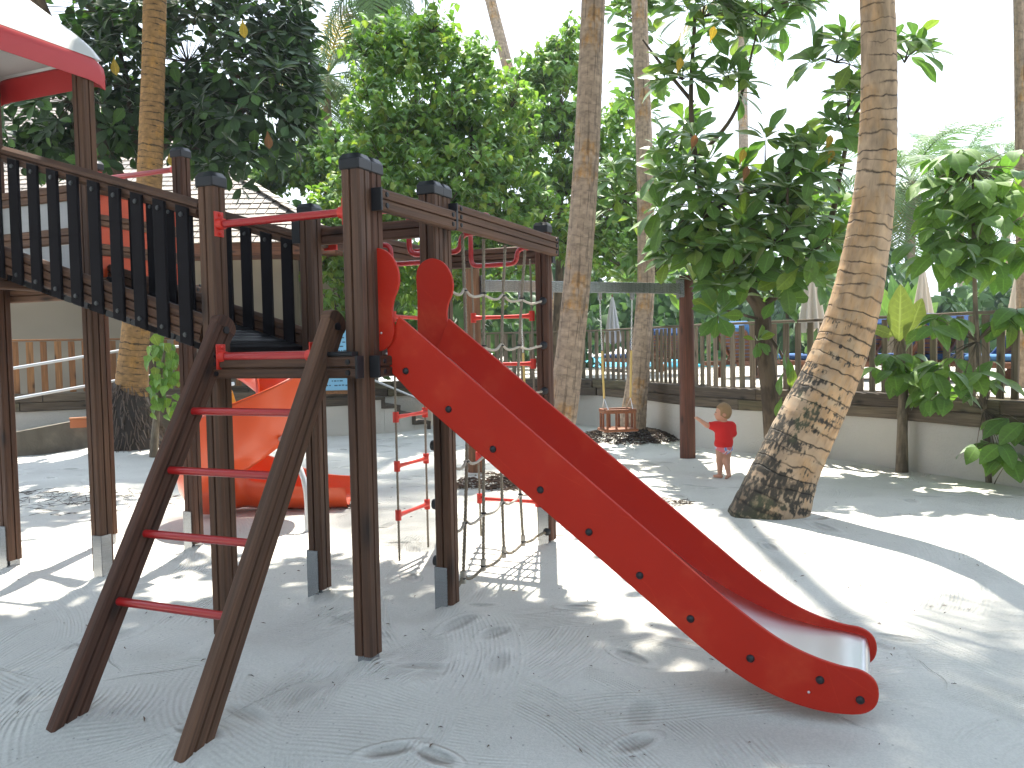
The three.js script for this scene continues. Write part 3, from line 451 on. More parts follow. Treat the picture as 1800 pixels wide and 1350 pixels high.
// ramp from the deck up to the roofed tower
{
  const r = new THREE.Group(); r.name = 'ramp'; play.add(r);
  const K = 0.298, rise = u => (-0.87 - u) * K;
  for (const [v, dy, u1] of [[-0.02, 0, -0.875], [0.79, -0.07, -0.855]]) {
    const e = -2.43;
    part('handrail', board(L(u1, 2.14 + dy, v), L(e, 2.14 + dy + rise(e), v), 0.045, 0.085, 1, 2, V3(0, 1, 0), 0.018), wood, r);
    if (v > 0.5) part('rail_end', new THREE.CylinderGeometry(0.042, 0.042, 0.046, 20).rotateX(Math.PI / 2).translate(u1, 2.14 + dy, -v), wood, r);
    part('stringer', board(L(u1, 1.56 + dy * 0.9, v), L(e, 1.56 + dy * 0.9 + rise(e), v), 0.045, 0.14, 1, 3, V3(0, 1, 0), 0.015), wood, r);
    if (v > 0.5) part('rail_end', new THREE.CylinderGeometry(0.07, 0.07, 0.046, 20).rotateX(Math.PI / 2).translate(u1, 1.56 + dy * 0.9, -v), wood, r);
    const o = v < 0.5 ? -0.034 : -0.034;
    for (let k = 0; k < 11; k++) { const u = -0.955 - k * 0.146 + (v > 0.5 ? -0.02 : 0); if (u < e) break; const y = rise(u) + dy; const sl = part('slat', [slab([[-0.037, 1.475 + y], [0.037, 1.453 + y], [0.037, 2.12 + y], [-0.037, 2.142 + y]], 0.018, 0.004).translate(u, 0, -v - 0.009 - o)], blackSlat, r); for (const yy of [1.51, 2.09]) part('bolt', boltShape, darkSteel, sl).position.set(u, yy + y, -v - o + 0.011); }
  }
  for (let k = 0; k < 13; k++) { const u = -0.93 - k * 0.118; part('tread', board(L(u, 1.455 + rise(u), 0.02), L(u, 1.455 + rise(u), 0.75), 0.108, 0.03, 2, 1, V3(0.28, 0.96, 0), 0.004), k % 3 ? blackPlastic : blackSlat, r); }
}
// roofed tower: deck, beams, side panels, moulded roof
{
  const cu = (TU + TU2) / 2;
  for (const y of [1.87]) { beam([TU + 0.075, y, -0.2], [TU + 0.075, y, 0.70], 0.1); beam([TU2 - 0.09, y, 0.72], [TU + 0.09, y, 0.72], 0.13, 3, 0.05, woodPale); beam([TU2 - 0.09, y, -0.21], [TU + 0.09, y, -0.21], 0.13, 3); beam([TU + 0.075, y, 0.76], [TU + 0.075, y, 1.5], 0.1); beam([TU2 - 0.09, y, 1.51], [TU + 0.09, y, 1.51], 0.13, 3); }
  for (let k = 0; k < 7; k++) part('deck_board', board(L(TU2, 1.94, -0.12 + k * 0.121), L(TU, 1.94, -0.12 + k * 0.121), 0.115, 0.022), woodPale, play);
  // panels between posts
  for (const y of [2.475, 2.205]) { beam([TU2 + 0.05, y, 0.65], [TU - 0.05, y, 0.65], 0.1, 2, 0.045, woodPale, false); }
  for (const y of [2.36, 2.175, 2.56]) beam([TU, y - 0.06, 0.70], [TU, y - 0.06, 1.39], 0.075, 2, 0.045, woodPale, false);
  part('side_panel', box(0.76, 0.17, 0.015, cu, 2.34, -0.65), whitePanel, play); part('side_panel', box(0.76, 0.16, 0.015, cu, 2.07, -0.65), whitePanel, play);
  part('orange_panel', box(0.015, 0.14, 0.68, TU, 2.40, -1.045), orangePanel, play); part('orange_panel', box(0.015, 0.17, 0.68, TU, 2.20, -1.045), orangePanel, play); part('orange_panel', box(0.015, 0.16, 0.68, TU, 2.0, -1.045), orangePanel, play);
  // roof: a shallow moulded pyramid with rounded shoulders and a drip edge
  const roof = new THREE.Group(); roof.name = 'roof'; roof.position.set(cu - 0.02, 3.24, -0.275); play.add(roof);
  const W = 0.50, D = 0.48, N = 28, pos = [], idx = [], uv = [];
  const H = (x, z) => { const m = Math.max(Math.abs(x), Math.abs(z)); return 0.50 * (1 - m) + 0.11 - 0.05 * Math.pow(m, 14); };
  for (let j = 0; j <= N; j++) for (let i = 0; i <= N; i++) { const x = i / N * 2 - 1, z = j / N * 2 - 1; pos.push(x * W, H(x, z), z * D); uv.push(x, z); }
  for (let j = 0; j < N; j++) for (let i = 0; i < N; i++) { const a = j * (N + 1) + i, b = a + N + 1; idx.push(a, b, a + 1, a + 1, b, b + 1); }
  const g = new THREE.BufferGeometry(); g.setAttribute('position', new THREE.Float32BufferAttribute(pos, 3)); g.setAttribute('uv', new THREE.Float32BufferAttribute(uv, 2)); g.setIndex(idx); g.computeVertexNormals();
  part('roof_shell', g, new THREE.MeshPhysicalMaterial({ color: rgb(0.62, 0.62, 0.60), roughness: 0.35, side: THREE.DoubleSide, clearcoat: 0.3 }), roof);
  const rim = [], rn = 4 * 24, ring = k => { const t = k / rn * 4, q = Math.floor(t) % 4, f = (t % 1) * 2 - 1; const c = [[f, -1], [1, f], [-f, 1], [-1, -f]][q]; return c; };
  const rp = [], ri = [], ru = []; const prof = [[0.985, 0.07], [1.012, 0.045], [1.022, 0.0], [1.02, -0.085], [1.008, -0.085], [1.0, 0.0], [0.98, 0.04], [0.975, 0.06]];
  for (let k = 0; k <= rn; k++) { const [x, z] = ring(k % rn); const corner = Math.min(Math.abs(x), Math.abs(z)); const dip = -0.035 * Math.pow(corner, 12); for (const [s, y] of prof) { rp.push(x * W * s, y + dip, z * D * s); ru.push(k / 20, y); } }
  const M = prof.length; for (let k = 0; k < rn; k++) for (let i = 0; i < M; i++) { const a = k * M + i, b = k * M + (i + 1) % M; ri.push(a, b, a + M, b, b + M, a + M); }
  const rg = new THREE.BufferGeometry(); rg.setAttribute('position', new THREE.Float32BufferAttribute(rp, 3)); rg.setAttribute('uv', new THREE.Float32BufferAttribute(ru, 2)); rg.setIndex(ri); rg.computeVertexNormals();
  part('roof_rim', rg, std([0.5, 0.03, 0.03], { roughness: 0.4, side: THREE.DoubleSide }), roof);
  part('ceiling', box(W * 1.9, 0.012, D * 1.9, 0, 0.09, 0), std([0.42, 0.42, 0.41], { roughness: 0.8 }), roof);
}
// ---------------------------------------------------------------- ropes
{
  const net = thing('climbing_net', 'rope climbing net hung between the timber posts behind the slide', 'climbing net', ORIGIN, TURN);
  const vs = [1.02, 1.30, 1.62, 1.95], rows = [0.13, 0.45, 0.80, 1.13, 1.45, 1.76];
  const sway = (v, y) => 0.05 * Math.sin(v * 2 + 0.5) * Math.sin(clamp((2.08 - y) / 2) * 3.1) - 0.05 * (1 - y / 2.1);
  for (const v of vs) { const pts = []; for (let k = 0; k <= 8; k++) { const y = 2.08 - k / 8 * 1.96; pts.push(L(0.02 + sway(v, y), y, v)); } part('hanging_rope', rope(pts, 0.0105, 0.06), ropeMat, net); part('knot', new THREE.CylinderGeometry(0.017, 0.015, 0.07, 10).translate(0.02 + sway(v, 0.13), 0.14, -v), ropeWhite, net); }
  for (const y of rows) { const st = [0.84, ...vs, 2.29]; const pts = []; for (let k = 0; k < st.length - 1; k++) { const n = 4; for (let q = 0; q < n; q++) { const t = q / n, v = mix(st[k], st[k + 1], t); pts.push(L(0.02 + sway(v, y), y + 0.012 * (k % 2 ? 1 : -0.6) * (q ? 0 : 1) - 0.024 * Math.sin(t * Math.PI), v)); } } pts.push(L(0.01, y, 2.29)); part('cross_rope', rope(pts, y < 0.2 ? 0.010 : 0.0085, 0.04), y < 0.2 ? ropeMat : ropeWhite, net);
    for (const v of [0.838, 2.292]) part('rope_clamp', new THREE.SphereGeometry(0.032, 14, 10).scale(0.9, 0.9, 0.7).translate(0.01, y, -v), blackPlastic, net); for (const v of vs) part('clip', new THREE.TorusGeometry(0.014, 0.005, 6, 10).rotateX(1.57).translate(0.02 + sway(v, y), y + 0.004, -v), blackPlastic, net); }
  for (const y of [0.29, 0.60, 0.92]) part('post_knob', new THREE.CylinderGeometry(0.028, 0.032, 0.03, 16).rotateZ(Math.PI / 2).translate(-0.062, y, -0.79), blackPlastic, net);
  const ladder = (label, ends, lean, from, rungs, top) => {
    const t = thing('rope_ladder', label, 'rope ladder', ORIGIN, TURN); t.userData.group = 'rope ladders with red rungs';
    for (const e of ends) part('rope', rope([L(e[0], top, e[1]), L(e[0] + lean * 0.5, top / 2, e[1]), L(e[0] + lean, from, e[1])], 0.0085, 0.045), ropeMat, t);
    for (const y of rungs) { const f = (top - y) / top * lean, p = ends.map(e => L(e[0] + f, y, e[1])); part('rung', bar([p[0], p[0].clone().lerp(p[1], 0.12), p[0].clone().lerp(p[1], 0.5), p[0].clone().lerp(p[1], 0.88), p[1]], [0.022, 0.015, 0.012, 0.015, 0.022], 12, 16), redPlastic, t); for (const q of p) part('rung_end', cyl(0.021, 0.021, 0.07, q.x, q.y, q.z, 14), redPlastic, t); }
  };
  ladder('rope ladder with red rungs seen left of the slide, behind the nearest post', [[-0.80, 1.62], [-0.80, 2.02]], 0.0, 0.02, [0.33, 0.66, 0.99, 1.32, 1.66], 2.08);
  ladder('rope ladder with red rungs hanging behind the climbing net', [[-0.56, 2.34], [-0.10, 2.34]], 0.03, 0.05, [0.33, 0.64, 1.0, 1.32, 1.66], 2.06);
}
// ---------------------------------------------------------------- orange spiral slide
{
  const t = thing('spiral_slide', 'glossy orange spiral slide curling down behind the ladder', 'spiral slide', [-2.36, 0, -7.25], 0);
  const prof = [[-0.23, 0.16], [-0.245, 0.155], [-0.225, 0.05], [-0.16, -0.03], [-0.06, -0.06], [0.05, -0.06], [0.15, -0.03], [0.22, 0.05], [0.26, 0.2], [0.275, 0.37], [0.305, 0.38], [0.305, 0.36], [0.285, 0.2], [0.245, 0.04], [0.17, -0.05], [0.06, -0.085], [-0.07, -0.085], [-0.17, -0.05], [-0.245, 0.04], [-0.265, 0.165]];
  const n = 130, a0 = -Math.PI * 0.75, turn = Math.PI * 2.25, pos = [], idx = [], uv = [], M = prof.length, R0 = 0.34;
  for (let k = 0; k <= n; k++) {
    const s = k / n, lin = Math.max(0, s - 0.87) / 0.13, a = a0 + turn * Math.min(s, 0.87) / 0.87; const y = Math.max(0.10 + 0.08 * (1 - smooth(0.8, 0.97, s)), 1.44 - 0.72 * (a - a0) / Math.PI);
    const rx = Math.cos(a), rz = Math.sin(a), tx = -Math.sin(a), tz = Math.cos(a); // clockwise seen from above
    const ext = lin * 0.84;
    prof.forEach(([r, h]) => { const hh = (h * 1.32 - 0.05) * (1 - (r > 0 ? 0.66 : 0.35) * smooth(0.76, 1, s)); pos.push((R0 + r * 0.86 * (1 - 0.18 * lin)) * rx + tx * ext, y + hh, (R0 + r * 0.86 * (1 - 0.18 * lin)) * rz + tz * ext); uv.push(r, s * 4); });
  }
  for (let k = 0; k < n; k++) for (let i = 0; i < M; i++) { const a = k * M + i, b = k * M + (i + 1) % M; idx.push(a, b, a + M, b, b + M, a + M); }
  const g = new THREE.BufferGeometry(); g.setAttribute('position', new THREE.Float32BufferAttribute(pos, 3)); g.setAttribute('uv', new THREE.Float32BufferAttribute(uv, 2)); g.setIndex(idx); g.computeVertexNormals();
  part('chute', g, orangeShell, t);
  part('support_pole', bar([[0.70, -0.2, 0.68], [0.66, 0.4, 0.58], [0.42, 0.72, 0.36]], 0.024, 14), std([0.7, 0.7, 0.7], { metalness: 0.5, roughness: 0.4 }), t);
}
// ---------------------------------------------------------------- swing frame and bucket swings
{
  const a = [-0.42, -9.15], b = [2.19, -10.35];
  const yaw = Math.atan2(-(b[1] - a[1]), b[0] - a[0]), len = Math.hypot(b[0] - a[0], b[1] - a[1]);
  const t = thing('swing_frame', 'swing frame of two round brown posts and a galvanised cross beam', 'swing frame', [a[0], 0, a[1]], yaw);
  const logMat = std([0.27, 0.13, 0.062], { map: grain, bumpMap: grainBump, bumpScale: 0.002, roughness: 0.75 }), logDark = std([0.16, 0.06, 0.034], { map: grain, bumpMap: grainBump, bumpScale: 0.002, roughness: 0.75 });
  part('post', bar([[0, -0.2, 0], [0, 1.2, 0], [0, 2.3, 0]], [0.098, 0.09, 0.085], 22), logMat, t); part('post', bar([[len, -0.2, 0], [len, 1.2, 0], [len, 2.28, 0]], [0.098, 0.092, 0.085], 22), logDark, t);
  part('cross_beam', box(len - 0.16, 0.125, 0.08, len / 2, 2.12, 0, 0.006), galv, t);
  for (const [x, s] of [[0.09, 1], [len - 0.09, -1]]) part('end_bracket', [box(0.015, 0.22, 0.15, x, 2.12, 0), box(0.06, 0.012, 0.12, x + s * 0.03, 2.05, 0)], galv, t);
  const link = new THREE.TorusGeometry(0.011, 0.0035, 5, 9).scale(0.8, 1.35, 1);
  const teakSwing = std([0.30, 0.11, 0.045], { map: grain, roughness: 0.6 }), sleeve = std([0.62, 0.46, 0.16], { roughness: 0.6 });
  const swing = (x, label, turn) => {
    const s = thing('bucket_swing', label, 'swing', [a[0] + x * Math.cos(yaw), 0, a[1] - x * Math.sin(yaw)], yaw + turn); s.userData.group = 'bucket swings on the swing frame';
    for (const e of [-1, 1]) {
      part('hanger', [box(0.05, 0.09, 0.05, e * 0.2, 2.02, 0, 0.008)], galv, s);
      const links = []; const P = k => V3(e * (0.2 - 0.035 * k), 1.98 - 1.18 * k, 0); for (let k = 0; k < 26; k++) links.push(link.clone().rotateY(k % 2 ? 1.57 : 0).translate(...P(k / 26 * 0.52).toArray())); part('chain', links, steel, s);
      part('chain_sleeve', bar([P(0.52), P(1)], 0.0135, 10), sleeve, s);
      for (const z of [-0.13, 0.13]) part('strap', bar([P(1), V3(e * 0.15, 0.66, z)], 0.005, 6), steel, s);
    }
    const hoop = outline([[-0.19, -0.13], [0.19, -0.13], [0.2, 0.13], [-0.2, 0.13]], 4); 
    for (const z of [-0.14, 0.14]) part('hoop_bar', box(0.38, 0.05, 0.03, 0, 0.65, z, 0.01), teakSwing, s); for (const x2 of [-0.18, 0.18]) part('hoop_bar', box(0.03, 0.05, 0.25, x2, 0.65, 0, 0.01), teakSwing, s);
    for (const z of [-0.14, 0.14]) for (const x2 of [-0.17, -0.06, 0.06, 0.17]) part('spindle', cyl(0.014, 0.014, 0.2, x2, 0.53, z, 10), teakSwing, s); for (const x2 of [-0.18, 0.18]) part('spindle', cyl(0.014, 0.014, 0.2, x2, 0.53, 0, 10), teakSwing, s);
    part('seat', box(0.42, 0.035, 0.32, 0, 0.425, 0, 0.012), teakSwing, s);
  };
  swing(0.78, 'wooden bucket swing hanging beside the farthest timber post, mostly hidden by the slide', 0.1);
  swing(1.85, 'wooden bucket swing on chains in front of the middle palm trunk', -0.25);
}

// ---------------------------------------------------------------- palms
// bark sheet of a coconut palm: ring scars, fibre cracks, orange lichen, grey and black crust low on the weather side
function palmBark(seed, o) {
  const W = o.w || 512, Hh = o.h || 1024, rings = o.rings, ringBump = new Float32Array(W * Hh);
  const map = texture(W, Hh, (u, v) => {
    const jag = 0.34 * fbm(u * 14, v * 60, 14, 60, seed, 4) + 0.45 * fbm(u * 2, v * rings, 2, rings, seed + 9, 2), ph = v * rings + jag * 1.6, f = ph - Math.floor(ph), id = Math.floor(ph);
    const line = Math.exp(-Math.pow((f - 0.5) / (0.035 + 0.05 * hash(id, 3, seed)), 2)) * (0.45 + 0.55 * hash(id, 7, seed)) * smooth(0.2, 0.5, fbm(u * 9, v * rings, 9, rings, seed + 5, 3));
    const fv = Math.max(2, Math.round(rings * (o.long || 1.3))), fibre = fbm(u * 90, v * fv, 90, fv, seed + 3, 3), crack = smooth(0.63, 0.74, fibre) * o.crack;
    const patch = smooth(o.patchAt || 0.46, (o.patchAt || 0.46) + 0.14, fbm(u * 5, v * o.patch, 5, o.patch, seed + 11, 5)) * (0.5 + 0.5 * smooth(0.3, 0.7, fbm(u * 60, v * rings, 60, rings, seed + 13, 2)));
    let c = [0, 1, 2].map(q => mix(o.base[q], o.lichen[q], patch * o.lichenAmount));
    const tone = 0.78 + 0.4 * fbm(u * 20, v * 40, 20, 40, seed + 15, 4); c = c.map(x => x * tone);
    let crust = 0; if (o.crust) { const low = 1 - v; const side = 0.5 - 0.5 * Math.cos(u * 2 * Math.PI - 0.15) ; const w = fbm(u * 7, v * 44, 7, 44, seed + 21, 5), w2 = fbm(u * 90, v * 130, 90, 130, seed + 22, 4); crust = smooth(0.60, 0.80, (smooth(0.42, 1.0, low) * (0.42 + 0.75 * side) * 0.8) + 0.95 * (w - 0.5) + 0.75 * (w2 - 0.5) + 0.07 + 0.14 * Math.exp(-Math.pow((f - 0.35) / 0.25, 2))); const moss = smooth(0.56, 0.7, fbm(u * 6, v * 18, 6, 18, seed + 31, 3)) * side; const k = crust * (0.5 + 0.5 * smooth(0.3, 0.6, w2)); c = [mix(c[0], mix(0.24, 0.31, moss), k), mix(c[1], mix(0.225, 0.33, moss), k), mix(c[2], mix(0.20, 0.24, moss), k)]; const pale = smooth(0.55, 0.7, fbm(u * 12, v * 40, 12, 40, seed + 41, 4)) * smooth(0.3, 0.8, low); c = [mix(c[0], 0.66, pale * 0.5 * (1 - crust)), mix(c[1], 0.61, pale * 0.5 * (1 - crust)), mix(c[2], 0.53, pale * 0.5 * (1 - crust))]; }
    const dark = clamp(line * (o.line ?? 0.85) + crack * 0.55); c = c.map(x => x * (1 - 0.78 * dark));
    ringBump[Math.min(Hh - 1, Math.floor(v * Hh)) * W + Math.min(W - 1, Math.floor(u * W))] = 0.6 + 0.25 * (f < 0.5 ? f : 1 - f) - 0.5 * line * (o.line ?? 1) - 0.3 * crack + 0.18 * (fibre - 0.5) - 0.15 * crust * hash(u * W, v * Hh, 2);
    return c;
  });
  const bump = texture(W, Hh, (u, v) => ringBump[Math.min(Hh - 1, Math.floor(v * Hh)) * W + Math.min(W - 1, Math.floor(u * W))], false);
  return std([1, 1, 1], { map, bumpMap: bump, bumpScale: o.depth || 0.012, roughness: 0.92 });
}
const barkTan = palmBark(201, { w: 512, h: 2048, rings: 46, base: [0.67, 0.58, 0.48], lichen: [0.72, 0.565, 0.39], lichenAmount: 0.6, patch: 12, crack: 0.15, crust: true, depth: 0.014 });
const barkGrey = palmBark(301, { line: 0.22, long: 0.35, rings: 14, patchAt: 0.53, base: [0.63, 0.555, 0.48], lichen: [0.68, 0.46, 0.20], lichenAmount: 0.6, patch: 5, crack: 0.6, depth: 0.014 });
const barkGold = palmBark(401, { rings: 16, base: [0.56, 0.43, 0.27], lichen: [0.64, 0.47, 0.24], lichenAmount: 0.8, patch: 6, crack: 0.25, depth: 0.008 });
function palmTrunk(pts, radii, ring, seed, whole) { // pts in world; ring = spacing of the leaf scars
  const c = new THREE.CatmullRomCurve3(pts, false, 'centripetal'), len = c.getLength(), n = Math.ceil(len / 0.022), rad = 40, pos = [], uv = [], idx = [];
  for (let k = 0; k <= n; k++) {
    const t = k / n, p = c.getPointAt(t), T = c.getTangentAt(t); const X = V3(1, 0, 0).addScaledVector(T, -T.x).normalize(), Z = X.clone().cross(T);
    const f = c.getUtoTmapping(t) * (pts.length - 1) * (radii.length - 1) / Math.max(pts.length - 1, radii.length - 1), i = Math.min(radii.length - 2, Math.floor(f)), r0 = mix(radii[i], radii[i + 1], smooth(0, 1, f - i) * 0.5 + (f - i) * 0.5), s = t * len;
    for (let q = 0; q <= rad; q++) { const a = q / rad * 2 * Math.PI, wob = 0.25 * Math.sin(a + seed + Math.floor(s / ring) * 1.7) + 0.5 * noise(Math.cos(a) * 2 + 50, s * 3 + Math.sin(a) * 2, 1024, 1024, seed); const ph = s / ring + wob * 0.35, fr = ph - Math.floor(ph); const lip = (0.012 * (fr < 0.8 ? fr / 0.8 : (1 - fr) / 0.2)) + 0.02 * (noise(Math.cos(a) * 2.2 + 80, s * 1.3 + Math.sin(a) * 2.2, 1024, 1024, seed + 1) - 0.5) * (1 + 3.5 * Math.max(0, 1 - s / 1.0)); const r = r0 * (1 + lip * 1.6); pos.push(p.x + r * (Math.cos(a) * X.x + Math.sin(a) * Z.x), p.y + r * (Math.cos(a) * X.y + Math.sin(a) * Z.y), p.z + r * (Math.cos(a) * X.z + Math.sin(a) * Z.z)); uv.push(q / rad, whole ? clamp(s / whole) : s / 1.4); }
  }
  const m = rad + 1; for (let k = 0; k < n; k++) for (let q = 0; q < rad; q++) { const a = k * m + q, b = a + m; idx.push(a, b, a + 1, b, b + 1, a + 1); }
  const g = new THREE.BufferGeometry(); g.setAttribute('position', new THREE.Float32BufferAttribute(pos, 3)); g.setAttribute('uv', new THREE.Float32BufferAttribute(uv, 2)); g.setIndex(idx); g.computeVertexNormals(); return g;
}
const leafMat = (c, o = {}) => new THREE.MeshPhysicalMaterial({ color: rgb(...c), roughness: 0.95, transmission: 0.45, thickness: 0, side: THREE.DoubleSide, clearcoat: 0.35, clearcoatRoughness: 0.35, ...o });
const frondMats = [leafMat([0.10, 0.19, 0.045], { clearcoat: 0.2 }), leafMat([0.13, 0.22, 0.05], { clearcoat: 0.2 }), leafMat([0.34, 0.26, 0.05], { clearcoat: 0.15 })];
// a feather leaf that leaves the crown along +x and arches down; local origin at its foot
function frond(len, droop, seed, leaflets = 46) {
  const R = rng(seed), pos = [], idx = []; const P = t => V3(len * (t - 0.18 * t * t * droop), len * (0.42 * t - (0.42 + 0.5 * droop) * t * t), 0.1 * len * Math.sin(t * 2 + seed) * t);
  const quad = (a, b, c, d) => { const k = pos.length / 3; for (const p of [a, b, c, d]) pos.push(p.x, p.y, p.z); idx.push(k, k + 1, k + 2, k, k + 2, k + 3); };
  const N = 12; for (let k = 0; k < N; k++) { const a = P(k / N), b = P((k + 1) / N), w = 0.028 * (1 - k / N) + 0.006, w2 = 0.028 * (1 - (k + 1) / N) + 0.006; quad(a.clone().add(V3(0, 0, -w)), a.clone().add(V3(0, 0, w)), b.clone().add(V3(0, 0, w2)), b.clone().add(V3(0, 0, -w2))); quad(a.clone().add(V3(0, -w, 0)), a.clone().add(V3(0, w * 0.3, 0)), b.clone().add(V3(0, w2 * 0.3, 0)), b.clone().add(V3(0, -w2, 0))); }
  for (let k = 0; k < leaflets; k++) for (const s of [-1, 1]) {
    const t = 0.14 + 0.85 * (k + R() * 0.6) / leaflets, p = P(t), T = P(Math.min(1, t + 0.02)).sub(p).normalize(), l = len * 0.24 * Math.sin(Math.PI * Math.pow(t, 0.75)) * (0.8 + 0.35 * R()) + 0.1, w = 0.018 + 0.008 * R();
    const out = V3(0, 0, s).multiplyScalar(0.85).addScaledVector(T, 0.55).add(V3(0, 0.12 - 0.25 * R(), 0)).normalize(), m = p.clone().addScaledVector(out, l * 0.5).add(V3(0, -0.05 * l, 0)), e = p.clone().addScaledVector(out, l * 0.9).add(V3(0, -(0.30 + 0.25 * R()) * l, 0)); const B = T.clone().multiplyScalar(w);
    quad(p.clone().sub(B), p.clone().add(B), m.clone().addScaledVector(B, 1.1), m.clone().addScaledVector(B, -1.1)); const k2 = pos.length / 3; for (const q of [m.clone().addScaledVector(B, -1.1), m.clone().addScaledVector(B, 1.1), e]) pos.push(q.x, q.y, q.z); idx.push(k2, k2 + 1, k2 + 2);
  }
  const g = new THREE.BufferGeometry(); g.setAttribute('position', new THREE.Float32BufferAttribute(pos, 3)); g.setIndex(idx); g.computeVertexNormals(); return g;
}
const frondShapes = [0, 1, 2, 3].map(k => frond(3.3, [0.55, 0.9, 0.3, 1.15][k], 60 + k));
const nutShape = new THREE.SphereGeometry(0.11, 10, 8).scale(1, 1.2, 1), nutMat = std([0.22, 0.24, 0.05], { roughness: 0.6 });
function palmCrown(t, top, count, size, seed, lo = -0.5, nuts = 6) {
  const R = rng(seed);
  for (let k = 0; k < count; k++) { const f = part('frond', frondShapes[Math.floor(R() * 4)], frondMats[R() < 0.08 ? 2 : R() < 0.5 ? 0 : 1], t); f.position.copy(top); const el = mix(1.1, lo, k / (count - 1)); f.rotation.order = 'YZX'; f.rotation.set((R() - 0.5) * 0.5, k * 2.39996 + R() * 0.4, el - 0.15 + (R() - 0.5) * 0.2); f.scale.setScalar(size * (0.85 + 0.3 * R())); }
  for (let k = 0; k < nuts; k++) { const o = part('coconut', nutShape, nutMat, t); o.position.copy(top).add(V3(0.25 * Math.cos(k * 1.1), -0.25 - 0.12 * (k % 3), 0.25 * Math.sin(k * 1.1))); o.scale.setScalar(size); }
}
function palm(label, px, depths, radii, mat, o) {
  const pts = px.map(([x, y], k) => spot(x, y, typeof depths === 'number' ? depths : depths[k]));
  if (o.base) pts[0].y = o.base; if (o.up) { const e = pts[pts.length - 1].clone(); if (Math.abs(o.up[0]) > 1) { pts.push(e.clone().add(V3(0.05, 1.2, 0))); radii = [...radii, radii[radii.length - 1]]; } pts.push(e.add(V3(...o.up))); }
  const foot = pts[0].clone(); const t = thing('coconut_palm', label, 'palm tree', [foot.x, 0, foot.z]); const rel = pts.map(p => p.clone().sub(t.position));
  part('trunk', palmTrunk(rel, radii, o.ring || 0.1, o.seed, o.whole), mat, t);
  if (o.fronds) palmCrown(t, rel[rel.length - 1], o.fronds, o.size || 1, o.seed + 3, o.lo, o.nuts ?? 6);
  return [t, rel];
}
const rootMat = std([0.045, 0.035, 0.028], { roughness: 1 }), huskMats = [[0.10, 0.075, 0.055], [0.16, 0.12, 0.085], [0.05, 0.04, 0.032]].map(c => std(c, { roughness: 1 }));
// 1: gold trunk at left with a bulging mass of roots
{
  const [t, rel] = palm('golden brown palm trunk at left rising from a bulging dark root mass', [[230, 796], [231, 690], [238, 590], [252, 450], [262, 330], [267, 200], [271, 60], [273, -120]], 11.9, [0.27, 0.225, 0.19, 0.175, 0.168, 0.16, 0.155, 0.15, 0.14], barkGold, { base: -0.05, up: [-2.2, 6, -0.6], fronds: 18, seed: 11, size: 1.05, ring: 0.11 });
  const R = rng(12), list = []; 
  part('root_mass', bar([[0, -0.1, 0], [0, 0.25, 0], [0, 0.7, 0], [0.0, 1.05, 0]], [0.50, 0.42, 0.31, 0.18], 24, 12), rootMat, t);
  for (let k = 0; k < 900; k++) { const a = R() * 6.28, y = Math.pow(R(), 0.8) * 1.05, r = (0.48 - 0.28 * y) * (0.9 + 0.25 * R()); const p = V3(Math.cos(a) * r, y, Math.sin(a) * r); const q = p.clone().add(V3(Math.cos(a) * 0.07 + (R() - 0.5) * 0.1, -0.06 - R() * 0.12, Math.sin(a) * 0.07 + (R() - 0.5) * 0.1)); list.push(plain(bar([p, q], [0.009, 0.004], 4, 1, false))); }
  part('rootlets', list, std([0.13, 0.095, 0.072], { roughness: 1 }), t, 'stuff');
}
palm('grey palm trunk with orange patches just right of the rope net', [[957, 846], [985, 740], [1006, 580], [1020, 430], [1031, 270], [1038, 120], [1043, 0]], 9, [0.24, 0.165, 0.148, 0.142, 0.136, 0.13, 0.126, 0.12, 0.11], barkGrey, { base: -0.05, up: [0.5, 8.4, 0.2], fronds: 18, seed: 21, size: 1.0, ring: 0.1 });
palm('slim palm trunk behind the hanging swing, orange in its middle, foot in dark mulch', [[1108, 780], [1118, 690], [1128, 600], [1135, 500], [1134, 330], [1129, 150], [1124, 0]], 12.3, [0.21, 0.17, 0.14, 0.128, 0.122, 0.117, 0.113, 0.11, 0.1], barkGrey, { base: 0.05, up: [0.2, 17, 0], fronds: 16, seed: 31, size: 1.0, ring: 0.1 });
{
  const [t] = palm('thick leaning palm trunk at right, tan with dark rings and a mossy black foot', [[1340, 925], [1385, 815], [1424, 735], [1462, 655], [1496, 560], [1524, 430], [1540, 300], [1545, 170], [1544, 60], [1540, -60]], 6.64, [0.315, 0.25, 0.235, 0.215, 0.197, 0.172, 0.148, 0.133, 0.128, 0.125, 0.12, 0.11], barkTan, { base: -0.08, up: [-0.1, 7.4, 0.2], fronds: 17, seed: 41, size: 1.0, ring: 0.125, whole: 4.6 });
  const hole = spot(1480, 611, 6.46).sub(t.position); part('knot_hole', new THREE.SphereGeometry(0.034, 14, 10).scale(1, 1, 0.55).translate(hole.x, hole.y, hole.z), rootMat, t);
}
palm('thin dark palm trunk at the right edge of the picture', [[1799, 640], [1797, 420], [1794, 180], [1791, -60]], 9.6, [0.07, 0.065, 0.06, 0.06], barkGrey, { base: 0.8, up: [-0.1, 11, 0], fronds: 12, seed: 51, size: 0.8 });
palm('leaning grey palm trunk behind the bright green trees', [[990, 560], [945, 390], [920, 260], [895, 130], [862, 0], [845, -70]], 20, [0.15, 0.14, 0.135, 0.13, 0.125, 0.12], barkGrey, { base: 0.4, up: [-0.9, 11, 0], fronds: 16, seed: 61, size: 1 });
palm('far palm with a feathery crown between the dark tree and the bright tree at left', [[588, 560], [583, 350], [576, 210], [574, 135]], 25, [0.14, 0.13, 0.12, 0.11], barkGrey, { base: 0, fronds: 22, seed: 71, size: 1.05, lo: -0.9 });
